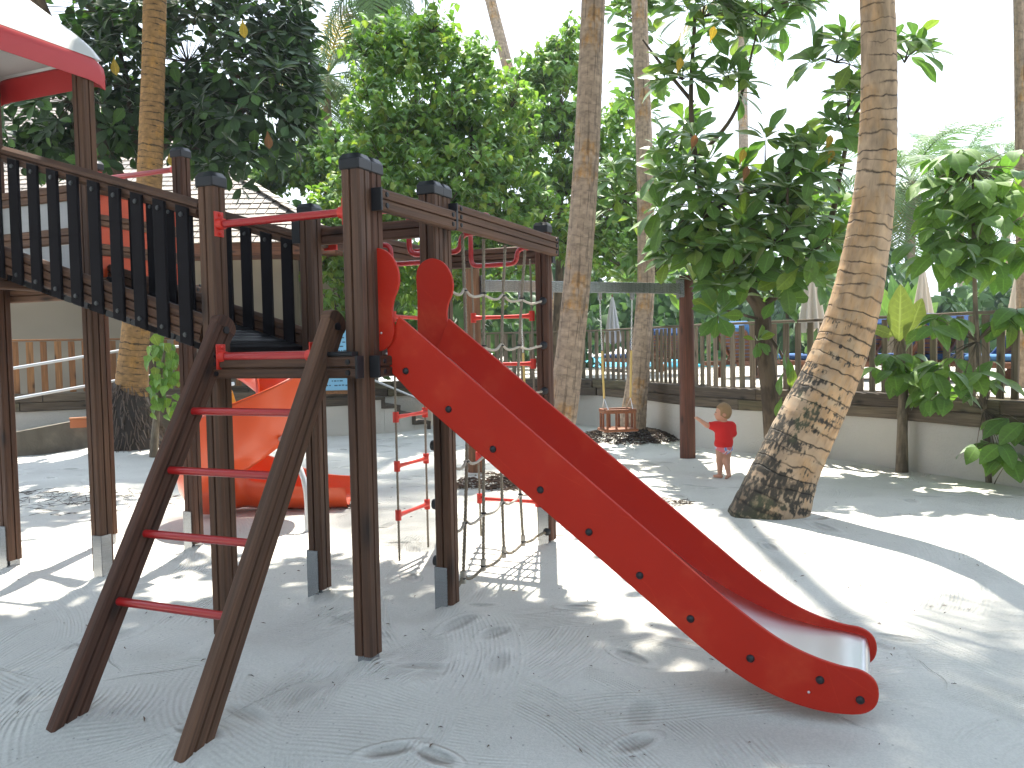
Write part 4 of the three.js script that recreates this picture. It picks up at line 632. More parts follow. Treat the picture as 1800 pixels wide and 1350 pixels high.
palm('tall far palm whose hanging fronds show at the top edge, some of them yellow', [[668, 420], [664, 150], [664, 10], [668, -50]], 23, [0.14, 0.13, 0.12, 0.11], barkGrey, { base: 0, fronds: 22, seed: 81, size: 1.0, lo: -1.2 });
palm('far palm with dark drooping fronds just right of the leaning palm', [[1598, 600], [1600, 430], [1602, 318]], 23, [0.14, 0.13, 0.12], barkGrey, { base: 0.8, fronds: 22, seed: 91, size: 0.95, lo: -1.0 });
palm('hazy far palm low behind the young tree at right', [[1690, 600], [1688, 420], [1690, 300]], 36, [0.16, 0.15, 0.14], barkGrey, { base: 0.8, fronds: 20, seed: 101, size: 0.9, lo: -0.8 });
palm('hazy far palm at the right edge of the sky', [[1770, 600], [1768, 420], [1766, 290]], 33, [0.16, 0.15, 0.14], barkGrey, { base: 0.8, fronds: 20, seed: 111, size: 0.8, lo: -0.8 });
palm('pale far palm trunk in the gap of sky left of the leaning palm', [[1310, 500], [1306, 200], [1304, 80], [1303, 20]], 27, [0.16, 0.15, 0.14, 0.14], barkGrey, { base: 0.8, up: [0, 0.3, 0], fronds: 14, seed: 121, size: 0.8 });

// ---------------------------------------------------------------- broad-leaved trees
function leafShape(len, wid, power, cup, droop, wave = 0, rows = 6) { // along +y, upper side to +z
  const pos = [], idx = [], uv = [];
  for (let k = 0; k <= rows; k++) { const t = k / rows, w = wid / 2 * Math.pow(Math.sin(Math.PI * clamp(Math.pow(t, power), 0.012, 0.992)), 0.75), z = -droop * len * t * t, y = len * (t - 0.25 * droop * t * t); const f = 1 + wave * Math.sin(k * 2.1); pos.push(-w * f, y, z + cup * w, 0, y, z, w * f, y, z + cup * w); uv.push(0, t, 0.5, t, 1, t); }
  for (let k = 0; k < rows; k++) { const a = k * 3; idx.push(a, a + 1, a + 3, a + 3, a + 1, a + 4, a + 1, a + 2, a + 4, a + 4, a + 2, a + 5); }
  const g = new THREE.BufferGeometry(); g.setAttribute('position', new THREE.Float32BufferAttribute(pos, 3)); g.setAttribute('uv', new THREE.Float32BufferAttribute(uv, 2)); g.setIndex(idx); g.computeVertexNormals(); return g;
}
const veins = texture(128, 256, (u, v) => { const x = Math.abs(u - 0.5) * 2, mid = Math.exp(-Math.pow(x / 0.055, 2)), s = (v * 9 - x * 1.1), f = Math.abs(s - Math.round(s)), rib = Math.exp(-Math.pow(f / 0.07, 2)) * 0.35 * (1 - x); const k = 0.78 + 0.15 * fbm(u * 8, v * 12, 8, 12, 3, 3) + 0.35 * Math.max(mid, rib); return [k * (1 + 0.2 * mid), k, k * (0.9 + 0.5 * mid)]; });
const almond = [leafShape(1, 0.46, 1.7, 0.25, 0.22), leafShape(1, 0.42, 1.6, 0.15, 0.42), leafShape(1, 0.5, 1.8, 0.35, 0.08)];
const heart = [leafShape(1, 0.92, 0.62, 0.2, 0.3, 0, 4), leafShape(1, 0.8, 0.6, 0.3, 0.5, 0, 4)];
const noni = [leafShape(1, 0.62, 0.95, 0.2, 0.3, 0.03), leafShape(1, 0.58, 1.0, 0.12, 0.5, 0.03)];
const M4 = new THREE.Matrix4();
function pose(p, dir, nrm, len, roll = 0) { const y = dir.clone().normalize(); let z = nrm.clone().addScaledVector(y, -nrm.dot(y)); if (z.lengthSq() < 1e-4) z = V3(1, 0, 0).addScaledVector(y, -y.x); z.normalize(); const x = y.clone().cross(z); return new THREE.Matrix4().makeBasis(x, y, z).multiply(M4.identity().makeRotationY(roll)).scale(V3(len, len, len)).setPosition(p); }
function rosette(out, R, p, axis, n, len, young = 0.15) { // a whorl of leaves at a twig's end
  const a = axis.clone().normalize(), x = (Math.abs(a.y) < 0.9 ? V3(0, 1, 0) : V3(1, 0, 0)).addScaledVector(a, -(Math.abs(a.y) < 0.9 ? a.y : a.x)).normalize(), y = a.clone().cross(x);
  for (let k = 0; k < n; k++) { const w = k * 2.39996 + R(), tilt = mix(0.35, 1.65, (k + R()) / n); const d = a.clone().multiplyScalar(Math.cos(tilt)).addScaledVector(x, Math.sin(tilt) * Math.cos(w)).addScaledVector(y, Math.sin(tilt) * Math.sin(w)); d.y -= 0.12; const nn = a.clone().multiplyScalar(Math.sin(tilt)).addScaledVector(d, -0.2).add(V3(0, 0.35, 0)); out.push({ m: pose(p.clone().addScaledVector(d, 0.03), d, nn, len * (0.7 + 0.45 * R()) * (k / n < young ? 0.7 : 1), (R() - 0.5) * 0.5), p, tint: R(), g: Math.floor(R() * 3) }); }
}
function ellipsoid(R, c, r, shell) { for (;;) { const v = V3(R() * 2 - 1, R() * 2 - 1, R() * 2 - 1), l = v.length(); if (l < 1 && l > 0.05) return { n: v.clone().normalize(), p: c.clone().add(v.multiplyScalar(Math.pow(l, shell) / l).multiply(r)) }; } }
const frustum = new THREE.Frustum().setFromProjectionMatrix(new THREE.Matrix4().multiplyMatrices(camera.projectionMatrix.clone(), camera.matrixWorldInverse));
camera.aspect = 4 / 3; camera.updateProjectionMatrix();
function hang(t, leaves, shapes, mats, tints, max = 300) { // the leaves that show largest are parts of their own, the rest one mass
  const seen = leaves.map((l, k) => ({ l, d: l.p.distanceTo(camera.position), v: (() => { const q = l.p.clone().project(camera); return Math.abs(q.x) < 1.02 && Math.abs(q.y) < 1.02 && q.z < 1; })() })).sort((a, b) => (b.v - a.v) || (a.d - b.d));
  const inv = V3().copy(t.position).negate(); const rest = [];
  seen.forEach(({ l, v }, k) => { l.m.premultiply(M4.identity().makeTranslation(inv.x, inv.y, inv.z)); if (k < max && v) { const o = part('leaf', shapes[l.g % shapes.length], mats[Math.floor(l.tint * mats.length)], t); l.m.decompose(o.position, o.quaternion, o.scale); } else rest.push(l); });
  shapes.forEach((s, q) => { const r = rest.filter(l => l.g % shapes.length === q); if (!r.length) return; const o = new THREE.InstancedMesh(s, mats.rest || mats[0], r.length); o.name = 'foliage'; o.userData.kind = 'stuff'; o.castShadow = o.receiveShadow = true; const c = new THREE.Color(); r.forEach((l, k) => { o.setMatrixAt(k, l.m); const z = tints[Math.floor(l.tint * tints.length)]; o.setColorAt(k, c.setRGB(...z)); }); t.add(o); });
}
const leafSet = (list, o = {}) => { const m = list.map(c => leafMat(c, { map: veins, ...o })); m.rest = leafMat([1, 1, 1], { map: veins, ...o }); return m; };
const glossyTints = [[0.14, 0.31, 0.04], [0.17, 0.35, 0.045], [0.145, 0.32, 0.05], [0.20, 0.38, 0.045], [0.28, 0.43, 0.045], [0.15, 0.33, 0.055]];
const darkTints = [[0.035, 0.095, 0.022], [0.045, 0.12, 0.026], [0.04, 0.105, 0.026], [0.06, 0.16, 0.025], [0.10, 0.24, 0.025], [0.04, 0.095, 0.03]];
const limeTints = [[0.24, 0.46, 0.05], [0.20, 0.40, 0.045], [0.30, 0.52, 0.055], [0.16, 0.36, 0.04], [0.36, 0.50, 0.06], [0.22, 0.44, 0.05]];
const noniTints = [[0.19, 0.40, 0.045], [0.22, 0.44, 0.05], [0.16, 0.36, 0.045], [0.27, 0.49, 0.055]];
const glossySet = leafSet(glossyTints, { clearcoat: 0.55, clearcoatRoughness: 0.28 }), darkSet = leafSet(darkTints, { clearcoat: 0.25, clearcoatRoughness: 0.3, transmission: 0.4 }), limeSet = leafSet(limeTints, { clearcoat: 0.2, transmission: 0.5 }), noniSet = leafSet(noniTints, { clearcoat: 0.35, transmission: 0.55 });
const yellowLeaf = leafMat([0.62, 0.42, 0.03], { map: veins }), brownLeaf = leafMat([0.30, 0.12, 0.03], { map: veins });

// trees: crown pieces are given as ellipsoids [px, py, distance, rx, ry, rz (metres), whorls]
function clumps(list) { return list.map(([x, y, d, rx, ry, rz, n]) => ({ c: spot(x, y, d), r: V3(rx, ry, rz), n })); }
function limbs(t, list, mat) { for (const [pts, r] of list) part(t.userData.trunked ? 'branch' : 'trunk', bar(pts.map(p => p.clone().sub(t.position)), r, 10, pts.length * 5), mat, t), t.userData.trunked = true; delete t.userData.trunked; }
function twigs(t, pairs, mat) { const g = pairs.map(([a, b, r]) => plain(bar([a.clone().sub(t.position), a.clone().lerp(b, 0.5).sub(t.position).add(V3(0, 0.04, 0)), b.clone().sub(t.position)], [r, r * 0.6, r * 0.4], 4, 3, false))); if (g.length) part('twigs', g, mat, t, 'stuff'); }
const inShade = []; // what the sun leaves lit on the sand, as patches of ground
const SUNLIT = [[[-4.1, -5.7], [-3.4, -4.5], [-2.7, -4.9], [-2.2, -5.8], [-1.2, -5.8], [-1.1, -8.5], [-1.8, -9.8], [-2.6, -11.8], [-3.6, -8.6], [-3.8, -6.8]], [[-1.15, -5.75], [-0.2, -5.1], [0.45, -4.9], [0.6, -7.9], [-0.6, -9.7], [-1.7, -9.5]],
  [[1.0, -6.75], [1.55, -6.66], [2.29, -6.6], [2.9, -6.99], [3.4, -6.43], [3.9, -5.44], [3.3, -3.0], [1.86, -2.9], [1.53, -3.02], [1.45, -3.35], [1.5, -4.05], [1.2, -4.43], [1.1, -5.83]], [[0.85, -2.86], [1.11, -2.97], [1.3, -2.93], [1.42, -3.04], [1.9, -2.92], [2.2, -2.5], [0.9, -2.45]],
  [[0.31, -5.31], [0.59, -5.5], [0.79, -4.19], [0.92, -3.46], [0.72, -3.53], [0.58, -4.58]], [[-2.2, -5.28], [-2.01, -5.34], [-1.78, -4.73], [-1.81, -4.43], [-2.05, -4.85]], [[-2.35, -3.72], [-2.36, -4.19], [-2.26, -4.3], [-2.11, -3.8]], [[-3.41, -14.5], [-2.42, -13.43], [-1.76, -9.69], [-2.31, -9.76]], [[-3.9, -3.6], [-2.3, -3.6], [-2.4, -2.0], [-3.9, -2.0]]];
const inside = (x, z, poly) => { let c = false; for (let i = 0, j = poly.length - 1; i < poly.length; j = i++) { const [a, b] = poly[i], [d, e] = poly[j]; if ((b > z) !== (e > z) && x < (d - a) * (z - b) / (e - b) + a) c = !c; } return c; };
const lit = p => { const k = p.y / SUN.y, x = p.x - SUN.x * k, z = p.z - SUN.z * k; return SUNLIT.some(s => inside(x, z, s)); };
function overhead(out, R, n, x0, x1, z0, z1, len, keep) { // high spreading crown: leaves in whorls on level sprays
  for (let k = 0; k < n; k++) {
    const gx = mix(x0, x1, R()), gz = mix(z0, z1, R()), y = 6.9 + 1.5 * noise(gx * 0.5 + 90, gz * 0.5 + 90, 1024, 1024, 17) + R() * 0.5; const p = V3(gx + SUN.x / SUN.y * y, y, gz + SUN.z / SUN.y * y);
    const d = -p.z; if (d > 0.3 && y < 1.45 + 0.43 * Math.hypot(d, 0) + 0.45) continue; if (!keep(p)) continue;
    const soft = [[0.2, 0], [-0.2, 0], [0, 0.22], [0, -0.22]].filter(([a, b]) => lit(V3(p.x + a, p.y, p.z + b))).length; if (lit(p) || R() < soft * 0.6) continue; if (gz < -4.2 && noise(gx * 1.6 + 60, gz * 1.6 + 60, 1024, 1024, 23) > 0.83) continue;
    rosette(out, R, p, V3((R() - 0.5), 1, (R() - 0.5)), 8, len);
  }
}
// dark glossy tree at left, reaching far out over the play ground
{
  const t = thing('sea_almond_tree', 'large dark glossy leaved tree filling the upper left behind the tower roof', 'tree', [-5.75, 0, -13.1]), R = rng(501), L_ = [];
  const C = clumps([[330, 110, 13.0, 1.9, 1.2, 0.8, 150], [130, 180, 12.6, 1.4, 1.0, 0.8, 84], [430, 190, 12.8, 1.0, 1.0, 0.7, 76], [395, 290, 12.6, 0.5, 0.36, 0.4, 20], [70, 255, 12.8, 0.6, 0.4, 0.5, 20], [250, 220, 13.2, 1.2, 0.6, 0.6, 60], [500, 100, 13.2, 0.5, 0.7, 0.5, 28], [190, 20, 13, 1.8, 0.6, 0.8, 64], [530, 175, 13.0, 0.3, 0.4, 0.3, 13], [460, 20, 13.2, 0.8, 0.65, 0.6, 42], [330, 230, 12.9, 0.7, 0.5, 0.5, 30]]);
  const base = V3(-5.75, 0, -13.1), fork = V3(-5.7, 3.2, -13.0); limbs(t, [[[base.clone().add(V3(0, -0.2, 0)), V3(-5.78, 1.4, -13.1), fork, V3(-6.3, 5.0, -12.6), V3(-6.4, 7.6, -10.8), V3(-4.6, 8.3, -8.8)], [0.2, 0.18, 0.15, 0.12, 0.09, 0.07]], [[fork, V3(-6.0, 4.0, -12.8), C[1].c], [0.1, 0.07, 0.03]], ...[0, 2, 3, 5, 6, 7].map(k => [[V3(-5.6, 4.2, -12.8), V3(-5.6, 4.2, -12.8).lerp(C[k].c, 0.5).add(V3(0, 0.35, 0)), C[k].c], [0.06, 0.04, 0.016]]), [[V3(-4.6, 8.3, -8.8), V3(-2.2, 7.8, -6.4), V3(-0.4, 7.6, -4.4)], [0.07, 0.05, 0.02]], [[V3(-4.6, 8.3, -8.8), V3(-4.4, 8.0, -5.5), V3(-4.6, 7.8, -3.0)], [0.06, 0.04, 0.02]], [[V3(-4.6, 8.3, -8.8), V3(-2.4, 8.0, -8.4), V3(0.2, 7.8, -7.6)], [0.06, 0.04, 0.02]]], bark);
  const tw = []; for (const e of C) for (let k = 0; k < e.n; k++) { const { n, p } = ellipsoid(R, e.c, e.r, 0.75); const ax = n.clone().add(V3(0, 0.75, 0.25)); rosette(L_, R, p, ax, 8 + Math.floor(R() * 4), 0.30); if (k % 3 === 0) tw.push([e.c, p, 0.008]); }
  overhead(L_, R, 2400, -8, 0.3, -8.4, 3.5, 0.27, () => true); overhead(L_, R, 1700, -4, 0.3, -4.6, 0.5, 0.27, () => true);
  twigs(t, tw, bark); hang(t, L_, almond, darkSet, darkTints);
  for (const [x, y, m] of [[426, 34, yellowLeaf], [300, 262, yellowLeaf], [470, 230, brownLeaf], [200, 100, yellowLeaf]]) { const l = part('leaf', almond[0], m, t); pose(spot(x, y, 11.9).sub(t.position), V3(0.1, -1, 0.1), V3(0.2, 0.2, 1), 0.26).decompose(l.position, l.quaternion, l.scale); l.userData.label = 'yellowed leaf'; }
}
{ // the tree whose crown shades the near sand from above the picture
  const t = thing('shade_tree', 'broad tree standing right of the viewer, its crown wholly above the picture', 'tree', [5.6, 0, -1.6]), R = rng(601), L_ = [];
  limbs(t, [[[V3(5.6, -0.2, -1.6), V3(5.5, 2, -1.7), V3(5.2, 4.4, -2.2), V3(4.2, 6.6, -3.2)], [0.25, 0.2, 0.17, 0.11]], [[V3(4.2, 6.6, -3.2), V3(2.4, 7.3, -4.4), V3(0.6, 7.6, -5.6)], [0.1, 0.07, 0.03]], [[V3(5.2, 4.4, -2.2), V3(3.4, 6.6, -1.6), V3(1.6, 7.3, -1.0)], [0.09, 0.06, 0.02]], [[V3(4.2, 6.6, -3.2), V3(3.4, 7.4, -6.0), V3(2.2, 7.7, -8)], [0.08, 0.05, 0.02]]], bark);
  overhead(L_, R, 1800, 0.3, 7.5, -7.0, 3.5, 0.27, p => p.x < 2.8 || p.z + p.y * 0.51 > -2.6); overhead(L_, R, 900, 0.3, 3.5, -4.0, 0.5, 0.27, () => true); hang(t, L_, almond, darkSet, darkTints, 0);
}
// bright green tree with small leaves in the middle
function sprays(out, R, e, len, n, per, down = 0.12) { for (let k = 0; k < n; k++) { const { n: nn, p } = ellipsoid(R, e.c, e.r, 0.7); const ax = V3(nn.x, nn.y * 0.5 + 0.2, nn.z).add(V3(R() - 0.5, R() - 0.5, R() - 0.5)).normalize(); for (let q = 0; q < per; q++) { const pp = p.clone().addScaledVector(ax, (q / per - 0.5) * 0.55).add(V3((R() - 0.5) * 0.12, (R() - 0.5) * 0.12, (R() - 0.5) * 0.12)); const a = R() * 6.28; const d = V3(Math.cos(a), -down - R() * 0.6, Math.sin(a)); out.push({ m: pose(pp, d, V3(Math.cos(a) * 0.6, 0.8, Math.sin(a) * 0.6 + 0.1), len * (0.65 + 0.6 * R()), (R() - 0.5) * 0.8), p: pp, tint: R(), g: Math.floor(R() * 2) }); } } }
function limeTree(label, pos, list, stems, seed, len, per = 12) {
  const t = thing('bright_green_tree', label, 'tree', pos), R = rng(seed), L_ = [], C = clumps(list); limbs(t, stems.map(([pts, r]) => [pts, r]), bark);
  const tw = []; for (const e of C.slice()) for (let k = 0; k < 5; k++) { const q = ellipsoid(R, e.c, e.r, 0.02); C.push({ c: q.p.add(V3(0, 0.12, 0)), r: e.r.clone().multiplyScalar(0.22 + 0.2 * R()), n: Math.ceil(e.n * 0.06) }); }
  for (const e of C) { sprays(L_, R, e, len, e.n, per); for (let k = 0; k < 10; k++) tw.push([e.c.clone().add(V3(0, -e.r.y * 0.6, 0)), ellipsoid(R, e.c, e.r, 0.6).p, 0.014]); }
  twigs(t, tw, bark); hang(t, L_, heart, limeSet, limeTints);
}
limeTree('tall bright green sunlit tree with small leaves in the middle, behind the posts', [-0.9, 0, -15.9],
  [[745, 150, 15.6, 1.2, 1.15, 0.9, 190], [680, 250, 15.3, 0.9, 0.9, 0.8, 120], [840, 230, 15.6, 1.0, 1.3, 0.9, 180], [780, 320, 15.0, 1.3, 0.9, 0.9, 170], [880, 350, 15.4, 0.9, 1.0, 0.8, 120], [720, 80, 15.8, 0.7, 0.5, 0.6, 50], [640, 380, 15.6, 0.9, 0.8, 0.8, 80], [850, 470, 15.6, 1.2, 0.7, 0.7, 90], [700, 480, 15.8, 0.8, 0.7, 0.6, 50]],
  [[[V3(-0.9, 0.3, -15.9), spot(838, 420, 15.8), spot(835, 300, 15.7), spot(820, 170, 15.7)], [0.12, 0.09, 0.06, 0.03]], [[spot(838, 380, 15.8), spot(790, 200, 15.6), spot(760, 130, 15.6)], [0.06, 0.04, 0.02]], [[spot(838, 420, 15.8), spot(730, 300, 15.4), spot(700, 250, 15.4)], [0.06, 0.04, 0.02]]], 701, 0.145);
limeTree('bright sunlit leafy bush beside the shingle roof, left of the tallest post', [-4.2, 0, -19.2],
  [[545, 290, 19.2, 1.0, 0.6, 0.8, 110], [610, 300, 18.8, 0.95, 0.7, 0.8, 110], [480, 305, 19.6, 0.6, 0.4, 0.6, 44], [610, 390, 16.6, 0.5, 0.7, 0.6, 60], [560, 250, 19.4, 0.5, 0.5, 0.5, 30], [590, 500, 15.6, 0.4, 0.9, 0.5, 46]],
  [[[V3(-4.2, 0.0, -19.2), spot(590, 420, 19.1), spot(570, 300, 19.1)], [0.1, 0.07, 0.03]], [[spot(588, 440, 19.1), spot(600, 470, 17), spot(600, 400, 16.6)], [0.05, 0.03, 0.02]]], 711, 0.16);
limeTree('leafy green tree between the two grey palm trunks and the leaning trunk', [0.9, 0, -17.6],
  [[970, 170, 17.2, 0.75, 1.1, 0.7, 100], [985, 260, 17, 0.8, 0.9, 0.7, 90], [960, 120, 17.2, 0.45, 0.5, 0.5, 34], [1000, 380, 17, 1.0, 1.0, 0.8, 110], [1085, 300, 17, 0.9, 1.2, 0.8, 120], [1100, 440, 16.8, 1.1, 0.7, 0.7, 90], [1000, 90, 17.3, 0.35, 0.5, 0.4, 20]],
  [[[V3(0.9, 0.4, -17.6), spot(985, 400, 17.4), spot(980, 250, 17.2), spot(968, 110, 17.2)], [0.11, 0.08, 0.05, 0.02]]], 721, 0.15);
// glossy tree right of the middle
{
  const t = thing('glossy_leaved_tree', 'tree with large glossy dark leaves in whorls, right of the swing, behind the child', 'tree', [3.15, 0, -10.02]), R = rng(801), L_ = [];
  const C = clumps([[1265, 360, 9.7, 0.95, 0.72, 0.6, 56], [1395, 300, 9.2, 0.4, 0.35, 0.35, 16], [1375, 430, 9.4, 0.65, 0.5, 0.5, 32], [1212, 430, 10.0, 0.33, 0.5, 0.35, 17], [1330, 500, 9.6, 0.6, 0.3, 0.4, 15], [1340, 30, 9.8, 0.5, 0.3, 0.4, 22], [1235, 30, 9.8, 0.4, 0.3, 0.4, 15], [1120, 40, 13.0, 0.5, 0.45, 0.4, 18], [1200, 260, 10.4, 0.28, 0.4, 0.3, 12], [1470, 110, 9.4, 0.32, 0.28, 0.3, 11], [1490, 200, 9.4, 0.36, 0.34, 0.3, 14], [1282, 150, 9.7, 0.16, 0.14, 0.16, 5], [1200, 140, 9.9, 0.22, 0.26, 0.25, 8], [1450, 400, 9.8, 0.3, 0.45, 0.3, 12], [1590, 110, 9.6, 0.15, 0.35, 0.2, 5], [1110, 170, 13.0, 0.4, 0.4, 0.3, 12], [1095, 350, 12.8, 0.7, 0.7, 0.5, 26], [1150, 480, 12.5, 0.6, 0.4, 0.4, 14]]);
  const P = (x, y, d) => spot(x, y, d);
  const f0 = P(1338, 545, 10.0); f0.y = f0.y;
  limbs(t, [[[V3(3.17, -0.15, -10.02), P(1352, 690, 10.0), P(1342, 600, 10), f0, P(1305, 500, 9.95), P(1262, 440, 9.9), P(1235, 350, 9.9), P(1215, 200, 9.9), P(1222, 20, 9.9)], [0.105, 0.1, 0.105, 0.1, 0.085, 0.07, 0.055, 0.036, 0.028, 0.02]], [[f0, P(1400, 480, 9.8), P(1455, 400, 9.7), P(1478, 300, 9.6), P(1500, 210, 9.5), P(1540, 140, 9.5)], [0.05, 0.04, 0.035, 0.028, 0.02, 0.012]], [[P(1225, 280, 9.9), P(1290, 200, 9.9), P(1330, 60, 9.9)], [0.03, 0.022, 0.01]], [[P(1384, 560, 9.2), P(1384, 480, 9.15), P(1384, 330, 9.1)], [0.02, 0.018, 0.014]], [[P(1218, 180, 9.9), P(1160, 110, 10.1), P(1130, 70, 10.2)], [0.024, 0.018, 0.01]], [[P(1235, 350, 9.9), P(1190, 400, 9.95)], [0.03, 0.012]], [[P(1330, 560, 9.95), P(1275, 545, 9.5)], [0.02, 0.01]], [[P(1352, 590, 9.9), P(1385, 650, 9.6), P(1383, 760, 9.55)], [0.022, 0.016, 0.008]]], bark);
  const tw = []; for (const e of C) for (let k = 0; k < e.n; k++) { const { n, p } = ellipsoid(R, e.c, e.r, 0.7); const ax = n.clone().multiplyScalar(0.7).add(V3(0, 0.9, 0.35)); if (k % 3 === 2) continue; rosette(L_, R, p, ax, 8 + Math.floor(R() * 4), 0.36); tw.push([e.c, p, 0.011]); }
  // whorls one can point at
  for (const [x, y, d, s, ax] of [[1384, 330, 9.0, 0.36, [0, 0.9, 0.6]], [1345, 245, 9.2, 0.36, [0, 1, 0.5]], [1222, 245, 9.3, 0.36, [0, 1, 0.5]], [1262, 555, 9.4, 0.33, [-0.3, 0.2, 0.9]], [1245, 350, 9.2, 0.3, [0, 0.6, 0.7]], [1290, 430, 9.1, 0.3, [0, 0.4, 0.8]], [1385, 400, 9.05, 0.27, [0.1, 0.6, 0.7]], [1330, 600, 9.7, 0.2, [0.3, 0, 0.9]]]) { rosette(L_, R, P(x, y, d), V3(...ax), 11, s); tw.push([P(x, y + 60, d + 0.3), P(x, y, d), 0.012]); }
  for (let k = 0; k < 10; k++) { const p = P(1384 + (R() - 0.5) * 30, 600 + k * 14, 9.5); const a = R() * 6.28; L_.push({ m: pose(p, V3(Math.cos(a) * 0.5, -1, Math.sin(a) * 0.5), V3(Math.cos(a), 0.3, Math.sin(a) + 0.6), 0.27), p, tint: R(), g: 1 }); }
  twigs(t, tw, bark); hang(t, L_, almond, glossySet, glossyTints);
  for (const [x, y, m] of [[1300, 290, yellowLeaf], [1248, 75, yellowLeaf], [1190, 130, yellowLeaf], [1452, 265, yellowLeaf], [1455, 290, yellowLeaf], [1215, 265, brownLeaf], [1306, 320, brownLeaf]]) { const l = part('leaf', almond[2], m, t); pose(P(x, y, 8.9).sub(t.position), V3(0.2, 0.8, 0.2), V3(0.2, 0.2, 1), 0.17).decompose(l.position, l.quaternion, l.scale); }
}
// young broad-leaved trees at right
function young(label, name, foot, stemPts, r, list, size, seed, extra) {
  const t = thing(name, label, 'young tree', [foot.x, 0, foot.z]), R = rng(seed), L_ = []; limbs(t, [[stemPts, r]], barkPale); const C = clumps(list), tw = [];
  for (const e of C) for (let k = 0; k < e.n; k++) { const { n, p } = ellipsoid(R, e.c, e.r, 0.8); for (let q = 0; q < (k % 3 ? 3 : 2); q++) { const a = R() * 6.28; const d = V3(n.x * 0.6 + Math.cos(a), -0.1 - 0.5 * R(), n.z * 0.6 + Math.sin(a)); L_.push({ m: pose(p, d, V3(-n.x * 0.1, 1, 0.35), size * (0.7 + 0.5 * R()), (R() - 0.5) * 0.6), p, tint: R(), g: Math.floor(R() * 2) }); } const s = stemPts.reduce((b, q) => q.distanceTo(p) < b.distanceTo(p) ? q : b); tw.push([s, p, 0.007]); }
  twigs(t, tw, barkPale); hang(t, L_, noni, noniSet, noniTints); if (extra) extra(t); return t;
}
{
  const f = V3(4.70, 0, -8.12); young('slender young tree with large bright leaves at the right edge of the wall', 'broad_leaved_sapling', f, [V3(4.70, -0.1, -8.12), spot(1730, 720, 8.12), spot(1718, 600, 8.1), spot(1712, 450, 8.1), spot(1710, 300, 8.1)], [0.035, 0.03, 0.024, 0.018, 0.01],
    [[1715, 320, 8.1, 0.5, 0.42, 0.4, 44], [1690, 420, 8.0, 0.45, 0.38, 0.35, 36], [1760, 400, 8.1, 0.3, 0.5, 0.3, 26], [1670, 300, 8.2, 0.2, 0.25, 0.25, 10], [1660, 570, 7.9, 0.18, 0.15, 0.15, 6], [1700, 655, 7.9, 0.35, 0.2, 0.25, 14], [1720, 780, 7.9, 0.2, 0.1, 0.15, 5], [1780, 780, 7.6, 0.18, 0.3, 0.2, 8], [1770, 560, 8.0, 0.2, 0.2, 0.2, 8], [1665, 700, 7.8, 0.15, 0.1, 0.12, 4]], 0.27, 901);
  const g = V3(4.22, 0, -8.95); young('young tree with straight pale stem and one big upright leaf, before the fence', 'broad_leaved_sapling', g, [V3(4.22, -0.1, -8.95), spot(1586, 760, 8.95), spot(1588, 660, 8.95), spot(1584, 590, 8.95), spot(1582, 560, 8.95)], [0.07, 0.055, 0.045, 0.03, 0.02],
    [[1590, 640, 8.8, 0.32, 0.16, 0.25, 15], [1560, 625, 8.8, 0.15, 0.1, 0.15, 5], [1640, 680, 8.7, 0.15, 0.1, 0.12, 5]], 0.25, 911, t => {
      const blade = leafShape(1, 0.42, 0.9, 0.3, 0.12, 0.05, 10), m = leafMat([0.36, 0.46, 0.10], { map: veins }); for (const [x, y, dx, dy, l] of [[1580, 600, 0.0, 1, 0.62], [1592, 600, 0.35, 1, 0.5], [1570, 590, -0.9, 0.35, 0.3]]) { const b = part('leaf', blade, m, t); pose(spot(x, y, 8.85).sub(t.position), V3(dx, dy, 0.1), V3(-0.3, 0.1, 1), l).decompose(b.position, b.quaternion, b.scale); } });
  // climbing plant with heart leaves beside the gold palm
  const t = thing('heart_leaved_plant', 'sunlit plant with heart shaped green and yellow leaves beside the gold palm trunk', 'plant', [-4.85, 0, -11.3]), R = rng(921), L_ = []; limbs(t, [[[V3(-4.95, -0.1, -11.3), spot(278, 700, 11.3), spot(290, 610, 11.2)], [0.06, 0.04, 0.015]]], barkPale);
  for (const [x, y, rx, ry, n] of [[288, 640, 26, 36, 46], [290, 690, 22, 40, 34], [270, 690, 10, 20, 6], [280, 600, 14, 14, 8]]) for (let k = 0; k < n; k++) { const p = spot(x + (R() * 2 - 1) * rx, y + (R() * 2 - 1) * ry, 11.1 + R() * 0.3); const a = R() * 6.28; L_.push({ m: pose(p, V3(Math.cos(a) * 0.7, -1, Math.sin(a) * 0.5 + 0.2), V3(Math.cos(a) * 0.3, 0.7, 0.8), 0.11 + 0.06 * R()), p, tint: R(), g: Math.floor(R() * 2) }); }
  hang(t, L_, heart, limeSet, limeTints);
  // paddle-leaved plant, sunlit, behind the leaning palm
  const b = thing('banana_plant', 'sunlit banana plant with upright ribbed leaves above the fence, right of the leaning palm', 'plant', [7.6, 0.85, -16.5]); const blade = leafShape(1.35, 0.34, 0.9, 0.25, 0.25, 0.05, 12);
  for (let k = 0; k < 13; k++) { const l = part('leaf', blade, limeSet[k % 4], b); const a = (k / 12 - 0.5) * 2.3; pose(V3(0, 0.55, 0), V3(Math.sin(a), Math.cos(a) * 1.0 + 0.25, 0.25 * Math.sin(k * 5)), V3(0.1, 0.2, 1), 0.9 + 0.25 * ((k * 7) % 5) / 5).decompose(l.position, l.quaternion, l.scale); } part('stem', cyl(0.12, 0.09, 0.8, 0, 0.35, 0), barkPale, b);
}
